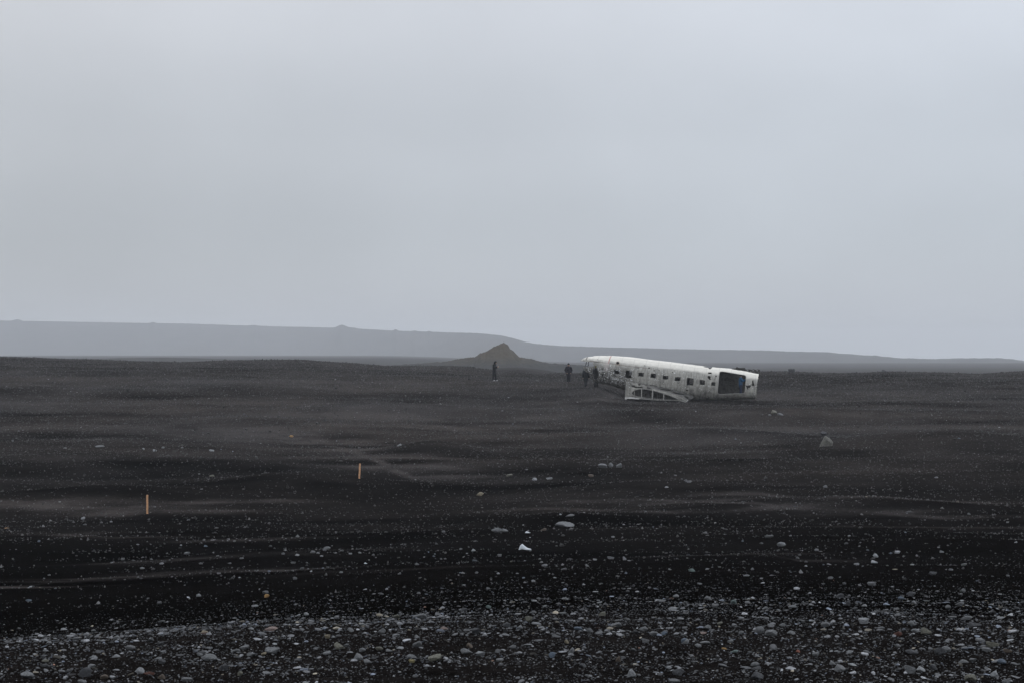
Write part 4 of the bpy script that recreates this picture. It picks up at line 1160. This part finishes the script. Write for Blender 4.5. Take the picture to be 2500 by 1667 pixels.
beam("roof_seam", [zl(170, 154, -.30), zl(156, 168, -.52), zl(150, 182, -.6), zl(152, 194, -.62)], .035, metal_dark)
beam("windscreen_sill", [zl(232, 206, -.85), zl(262, 208, -.95), zl(300, 211, -1.0)], .035, metal_dark)
# ring round the oval opening
rm = [zl(258+39*math.cos(a), 354+70*math.sin(a), -1.0) for a in np.linspace(0, 2*math.pi, 33)]
def on_skin(X, Y):
    """near-side skin point seen at zoom px"""
    y = -1.1
    for _ in range(6):
        s_, z_ = Z2L(X, Y, y)
        w_ = np.interp(s_, sg, Wg); t_ = np.interp(s_, sg, Tg); b_ = np.interp(s_, sg, Bg); a_ = np.interp(s_, [-3.1, -2, -1], [.42, .15, 0])
        q = (z_-a_)/(t_-a_) if z_ > a_ else (a_-z_)/(a_-b_)
        y = -w_*max(0, 1-min(abs(q), .999)**2.25)**(1/2.25)
    return (s_, y-.012, z_)
beam("opening_rim", [on_skin(258+39*math.cos(a), 354+70*math.sin(a)) for a in np.linspace(0, 2*math.pi, 41)], .04, metal_dark)
beam("door_frame", [on_skin(x, y) for x, y in DOOR+[DOOR[0]]], .035, metal_pale)
# cabin: floor, lining, bulkhead
fz = lambda s: np.interp(s, [-1.5, 8.2, 10.8, 11.7], [-.80, -.80, -.58, -.5])
bm = bmesh.new(); prev = None
for s_ in np.linspace(-1.0, smax-.25, 30):
    z_ = float(fz(s_)); w_ = .93 if s_ > 0 else .8
    r_ = [bm.verts.new((s_, -w_, z_)), bm.verts.new((s_, w_, z_)), bm.verts.new((s_, w_, z_-.05)), bm.verts.new((s_, -w_, z_-.05))]
    if prev:
        for q in range(4): bm.faces.new((prev[q], prev[(q+1) % 4], r_[(q+1) % 4], r_[q]))
    else: bm.faces.new(r_)
    prev = r_
bm.faces.new(prev[::-1]); bmesh.ops.recalc_face_normals(bm, faces=bm.faces)
me = bpy.data.meshes.new("cabin_floor"); bm.to_mesh(me); bm.free(); me.materials.append(wood_floor)
o = bpy.data.objects.new("cabin_floor", me); o.parent = wreck; col.objects.link(o)
# lining: frames and stringers on the far wall
bm = bmesh.new()
def wall_pt(s_, p_, inset):
    w_ = np.interp(s_, sg, Wg)-inset; t_ = np.interp(s_, sg, Tg)-inset; b_ = np.interp(s_, sg, Bg)+inset
    c_, q_ = math.cos(p_), math.sin(p_)
    return Vector((s_, -w_*math.copysign(abs(c_)**ex, c_), (t_ if q_ > 0 else -b_)*math.copysign(abs(q_)**ex, q_)))
for s_ in np.arange(-.6, smax-.2, .49):
    prev = None
    top_lim = 100 if s_ < sT-.2 else 142
    for a_ in np.arange(top_lim, 232, 6):
        A, B = wall_pt(s_, R(a_), .03), wall_pt(s_, R(a_), .10)
        r_ = [bm.verts.new(A+Vector((-.018, 0, 0))), bm.verts.new(A+Vector((.018, 0, 0))), bm.verts.new(B+Vector((.018, 0, 0))), bm.verts.new(B+Vector((-.018, 0, 0)))]
        if prev:
            for q in range(4): bm.faces.new((prev[q], prev[(q+1) % 4], r_[(q+1) % 4], r_[q]))
        prev = r_
for a_ in range(172, 226, 6):
    prev = None
    for s_ in np.arange(7.2, smax-.2, .3):
        A, B = wall_pt(s_, R(a_-1.2), .02), wall_pt(s_, R(a_+1.2), .02); C2, D2 = wall_pt(s_, R(a_+1.2), .06), wall_pt(s_, R(a_-1.2), .06)
        r_ = [bm.verts.new(q) for q in (A, B, C2, D2)]
        if prev:
            for q in range(4): bm.faces.new((prev[q], prev[(q+1) % 4], r_[(q+1) % 4], r_[q]))
        prev = r_
bmesh.ops.recalc_face_normals(bm, faces=bm.faces)
me = bpy.data.meshes.new("cabin_lining"); bm.to_mesh(me); bm.free(); me.materials.append(inner_mat)
o = bpy.data.objects.new("cabin_lining", me); o.parent = wreck; col.objects.link(o)
for nm, s_, y0_ in (("added_bulkhead", Z2L(300, 350, 0)[0]+.1, -1), ("added_bulkhead", 6.9, -.2)):  # nose one is added to keep light from the open front out
    bm = bmesh.new()
    vs_ = [bm.verts.new(wall_pt(s_, a_, .05)) for a_ in np.linspace(0, 2*math.pi, 40, endpoint=False)]
    if y0_ > -.9:
        for v in vs_: v.co.y = max(v.co.y, y0_)
    f = bm.faces.new(vs_); ext = bmesh.ops.extrude_face_region(bm, geom=[f])
    for v in ext['geom']:
        if isinstance(v, bmesh.types.BMVert): v.co.x += .03
    bmesh.ops.recalc_face_normals(bm, faces=bm.faces)
    me = bpy.data.meshes.new(nm); bm.to_mesh(me); bm.free(); me.materials.append(inner_mat)
    o = bpy.data.objects.new(nm, me); o.parent = wreck; col.objects.link(o)

# generic sheet: quad grid from function, masked in zoom px
def grid_sheet(name, fn, nu, nv, mat, keep_fn=None, cuts=(), thick=.012, inner=None, flip=False):
    u = np.linspace(0, 1, nu); v = np.linspace(0, 1, nv)
    Pm = np.array([[fn(a, b_) for b_ in v] for a in u]).reshape(-1, 3)
    i = np.arange(nu-1)[:, None]; j = np.arange(nv-1)[None, :]
    Fc = np.stack([i*nv+j, (i+1)*nv+j, (i+1)*nv+j+1, i*nv+j+1], -1).reshape(-1, 4)
    C_ = Pm[Fc].mean(1); zx, zy = L2Z(C_)
    k = np.ones(len(Fc), bool)
    if keep_fn is not None: k &= inpoly(zx, zy, keep_fn)
    for c_ in cuts: k &= ~inpoly(zx, zy, c_)
    Fc = Fc[k]
    if flip: Fc = Fc[:, ::-1]
    return sheet_obj(name, Pm, Fc, mat, thick, inner)
# torn far-side skin at the tail
def torn(a, b_):
    X = 1870+370*a; Y = 262+190*b_
    s_, z_ = Z2L(X, Y, .55)
    return (s_, .55-.20*(1-b_)+.05*math.sin(a*9)+.05*math.sin(a*23)*(1-b_), z_)
o = grid_sheet("torn_skin", torn, 120, 70, air,
    [(1878, 296), (1905, 290), (1944, 285), (1946, 272), (1962, 270), (1978, 281), (2052, 278), (2058, 294), (2075, 300), (2096, 296), (2130, 302), (2158, 293), (2170, 303), (2192, 302), (2200, 296), (2233, 300), (2234, 352), (2222, 440), (1880, 420)],
    [circ(2083, 312, 10, 7), circ(2150, 310, 8), circ(2160, 330, 8, 11), circ(2198, 312, 11, 8), circ(2216, 335, 7), circ(2120, 322, 5)], .014, inner_mat)
o.data.materials[0] = metal_grey
beam("torn_edge", [zl(1878, 294, .3), zl(1950, 286, .35), zl(2055, 279, .38)], .025, metal_dark)

# wing root (inboard stub): end outline at y=-3.15, fuselage line at y=-1.1
yE, yM, yR = -3.15, -1.55, -1.02
EU = [(632, 440), (700, 455), (780, 470), (850, 491), (950, 533), (1050, 560), (1150, 585), (1250, 617), (1310, 648), (1350, 682)]
MU_ = [(640, 446), (710, 452), (790, 464), (870, 486), (960, 505), (1060, 532), (1160, 560), (1260, 588), (1330, 612), (1380, 655)]
RU = [(644, 452), (715, 452), (795, 462), (880, 480), (960, 476), (1060, 498), (1160, 524), (1260, 550), (1350, 580), (1450, 628)]
EL = [(620, 628), (700, 642), (780, 650), (860, 657), (950, 665), (1050, 670), (1150, 672), (1250, 674), (1310, 680), (1350, 688)]
def lerp_poly(L_, t):
    t = t*(len(L_)-1); k = min(int(t), len(L_)-2); f = t-k
    return L_[k][0]*(1-f)+L_[k+1][0]*f, L_[k][1]*(1-f)+L_[k+1][1]*f
def wing_top(a, b_):
    if b_ < .72:
        f = b_/.72; e = zl(*lerp_poly(EU, a), yE); m_ = zl(*lerp_poly(MU_, a), yM); s_ = f
        return tuple(e[q]*(1-s_)+m_[q]*s_ for q in range(3))
    f = (b_-.72)/.28; m_ = zl(*lerp_poly(MU_, a), yM); r_ = zl(*lerp_poly(RU, a), yR)
    fy = f; fz_ = f*f*.75+f*.25
    return (m_[0]*(1-f)+r_[0]*f, m_[1]*(1-fy)+r_[1]*fy, m_[2]*(1-fz_)+r_[2]*fz_)
SLOTS = [[(1004, 497), (1038, 500), (1036, 527), (1002, 522)], [(1036, 525), (1090, 536), (1178, 542), (1176, 562), (1120, 556), (1034, 540)],
         [(1190, 568), (1260, 580), (1328, 590), (1326, 608), (1260, 602), (1190, 582)], [(860, 484), (908, 478), (910, 500), (870, 496)],
         [(1322, 622), (1348, 616), (1372, 634), (1382, 655), (1374, 680), (1352, 676), (1362, 655), (1340, 640)], [(690, 488), (730, 486), (760, 500), (828, 505), (836, 520), (760, 522), (735, 512), (720, 500), (700, 500)],
         circ(815, 500, 7)]
grid_sheet("wing_skin", wing_top, 240, 90, air, None, SLOTS, .016, inner_mat, flip=True)
def wing_low(a, b_):
    e = zl(*lerp_poly(EL, a), yE); r_ = (e[0]+.05, yR, e[2]+.05)
    return tuple(e[q]*(1-b_)+r_[q]*b_ for q in range(3))
grid_sheet("wing_underside", wing_low, 60, 12, metal_grey, None, (), .012)
def wing_in(a, b_):
    p = wing_top(a, b_*.93+.03); return (p[0], p[1], p[2]-.09-.10*math.sin(math.pi*min(b_*1.1, 1)))
grid_sheet("wing_shade_sheet", wing_in, 60, 30, metal_dark, None, (), .012)  # dark sheet added under the slots to stand for shade in them
# end rib: rim around the opening
OPEN = [(698, 584), (706, 566), (730, 549), (770, 537), (810, 531), (870, 534), (950, 551), (1050, 578), (1150, 610), (1230, 645), (1268, 664), (1200, 664), (1090, 658), (940, 648), (800, 630), (730, 610), (703, 598)]
def rib(a, b_):
    u_ = lerp_poly(EU, a); l_ = lerp_poly(EL, a)
    X = u_[0]*(1-b_)+l_[0]*b_; Y = u_[1]*(1-b_)+l_[1]*b_
    bulge = .05*math.sin(math.pi*b_)*(1-a) + .02*math.sin(a*31+b_*7)*(a < .2)
    return zl(X, Y, yE-.006-bulge)
grid_sheet("wing_rib", rib, 260, 70, air, None, [OPEN, [(690, 490), (728, 488), (745, 503), (820, 507), (836, 520), (760, 523), (700, 508)], circ(668, 588, 6), circ(690, 570, 4), circ(652, 560, 4), [(616, 640), (640, 618), (668, 632), (700, 626), (716, 660), (616, 660)], [(740, 640), (765, 634), (800, 652), (745, 665)], [(850, 650), (900, 652), (930, 672), (850, 670)], [(770, 470), (800, 466), (806, 486), (780, 492)], [(1100, 664), (1150, 662), (1200, 680), (1100, 680)], [(880, 505), (930, 520), (925, 536), (872, 522)],
    [(1262, 650), (1300, 665), (1345, 684), (1300, 682)]], .02, inner_mat, flip=True)
for X, w_, y0_, y1_ in ((728, .035, 549, 612), (815, .07, 530, 634), (948, .08, 550, 650), (1083, .07, 588, 660)):
    beam("rib_post", [zl(X, y0_-6, yE-.01), zl(X-6 if X > 900 else X, y1_+4, yE-.01)], w_, metal_pale)
for X in (755, 778, 988, 1020, 1045):
    beam("rib_stiffener", [zl(X, 545+max(0, X-900)*.28, yE+.5), zl(X, 640+max(0, X-900)*.1, yE+.5)], .035, inner_mat)
def web(a, b_):
    return zl(690+620*a, 520+160*b_, yE+.75)
grid_sheet("spar_web", web, 150, 50, inner_mat, [(700, 560), (800, 535), (950, 552), (1250, 650), (1090, 656), (940, 646), (720, 612)],
    [circ(845, 600, 8), circ(882, 600, 14), [(912, 580), (940, 578), (940, 625), (910, 622)], [(960, 560), (1075, 590), (1072, 650), (958, 642)], [(1095, 600), (1220, 645), (1095, 652)]], .012)
beam("opening_edge", [zl(x, y, yE-.03) for x, y in OPEN+[OPEN[0]]], .02, metal_grey)
# frayed trailing edge strips and leading sheet
beam("trailing_strip", [zl(1240, 662, yE), zl(1300, 676, yE+.02), zl(1352, 694, yE+.05)], .06, metal_pale)
beam("trailing_strip", [zl(1180, 666, yE+.1), zl(1260, 674, yE+.12), zl(1330, 690, yE+.1)], .035, metal_dark)
beam("leading_flange", [zl(634, 438, yE-.02), zl(626, 500, yE-.04), zl(622, 560, yE-.04), zl(618, 628, yE-.02), zl(614, 672, yE)], .022, metal_grey)
def crumple(a, b_):
    X = 616+250*a; Y = 628+26*b_+6*math.sin(a*14)
    return zl(X, Y, yE-.1-.25*b_+.05*math.sin(a*20))
grid_sheet("crumpled_edge", crumple, 50, 10, metal_grey, [(616, 622), (700, 630), (800, 648), (866, 652), (820, 660), (730, 652), (640, 650), (624, 690), (614, 680)], (), .012)

# person in the doorway
sD, zD = Z2L(2006, 570, -.75)
fl = MW @ Vector((sD, -.62, float(fz(sD))+.0))
p5 = person(fl, 1.76, R(95), "person in blue jacket and navy jeans inside the wreck's cargo doorway",
       dict(jacket=M_blue, trousers=M_jeans, shoes=M_shoe, hat=M_navy, hem=.47, hyaw=0, hpitch=R(15),
            J=dict(el=(.13, -.06, .68), wl=(.10, -.17, .73), er=(-.13, -.06, .69), wr=(-.10, -.17, .745))))

# ------------------------------------------------------------------ haze, sky, light
bm = bmesh.new(); bmesh.ops.create_cube(bm, size=1)
for v in bm.verts: v.co = Vector((v.co.x*10800, v.co.y*10800, -66 + (v.co.z+.5)*124))
me = bpy.data.meshes.new("haze"); bm.to_mesh(me); bm.free()
hz = bpy.data.objects.new("haze", me); col.objects.link(hz); tag(hz, "thin grey mist lying over the plain", "haze", kind="stuff")
m = bpy.data.materials.new("mist"); m.use_nodes = True; nt = m.node_tree; nt.nodes.clear()
out = nt.nodes.new("ShaderNodeOutputMaterial"); pv = nt.nodes.new("ShaderNodeVolumePrincipled")
pv.inputs["Color"].default_value = (.955, .975, 1.0, 1); pv.inputs["Density"].default_value = .00031; pv.inputs["Anisotropy"].default_value = 0.0
nt.links.new(pv.outputs[0], out.inputs["Volume"]); me.materials.append(m)

w = bpy.data.worlds.new("World"); scene.world = w; w.use_nodes = True; nt = w.node_tree
bg = nt.nodes["Background"]; tc = N(nt, "ShaderNodeTexCoord")
sky = N(nt, "ShaderNodeTexSky"); sky.sky_type = 'NISHITA'; sky.sun_disc = False
SUN_EL, SUN_AZ = R(48), R(60)
sky.sun_elevation = SUN_EL; sky.sun_rotation = SUN_AZ
sp = N(nt, "ShaderNodeSeparateXYZ"); nt.links.new(tc.outputs["Generated"], sp.inputs[0])
mp = N(nt, "ShaderNodeMapping"); mp.inputs["Scale"].default_value = (2.0, 2.0, 3.0); nt.links.new(tc.outputs["Generated"], mp.inputs[0])
cn = N(nt, "ShaderNodeTexNoise"); cn.inputs["Scale"].default_value = 2.6; cn.inputs["Detail"].default_value = 5; cn.inputs["Roughness"].default_value = .45
nt.links.new(mp.outputs[0], cn.inputs["Vector"])
elev = ramp(nt, sp.outputs[2], [(0.0, (4.98, 5.3, 5.88)), (.06, (5.15, 5.5, 6.0)), (.12, (5.75, 6.08, 6.58)), (.2, (7.0, 7.3, 7.85)), (.45, (10.3, 11.0, 12.2)), (1.0, (14.3, 15.2, 16.9))])
for e_ in [n for n in nt.nodes if n.bl_idname == "ShaderNodeValToRGB"]:
    e_.color_ramp.interpolation = 'EASE'
# brighter towards the right (+x), greyer and slightly warmer to the left
side = ramp(nt, math_(nt, 'ADD', math_(nt, 'MULTIPLY', sp.outputs[0], 1.4), .5), [(0, (.90, .885, .865)), (.5, (.985, .985, .985)), (1, (1.07, 1.09, 1.11))])
cloud = mix(nt, 1.0, mix(nt, 1.0, elev, side, 'MULTIPLY'), ramp(nt, cn.outputs[0], [(.3, .94), (.7, 1.06)]), 'MULTIPLY')
nt.links.new(mix(nt, .93, sky.outputs[0], cloud), bg.inputs["Color"])
bg.inputs["Strength"].default_value = .10

sd = bpy.data.lights.new("sun", 'SUN'); sd.energy = .5; sd.angle = R(25); sd.color = (1, .94, .86)
so = bpy.data.objects.new("sun", sd); col.objects.link(so)
dirv = Vector((math.sin(SUN_AZ)*math.cos(SUN_EL), math.cos(SUN_AZ)*math.cos(SUN_EL), math.sin(SUN_EL)))
so.rotation_euler = dirv.to_track_quat('Z', 'Y').to_euler()

vs_ = scene.view_settings
vs_.view_transform = 'Standard'; vs_.look = 'None'; vs_.gamma = 1; vs_.exposure = 0
scene.cycles.use_denoising = True
scene.cycles.volume_bounces = 0
scene.cycles.max_bounces = 6
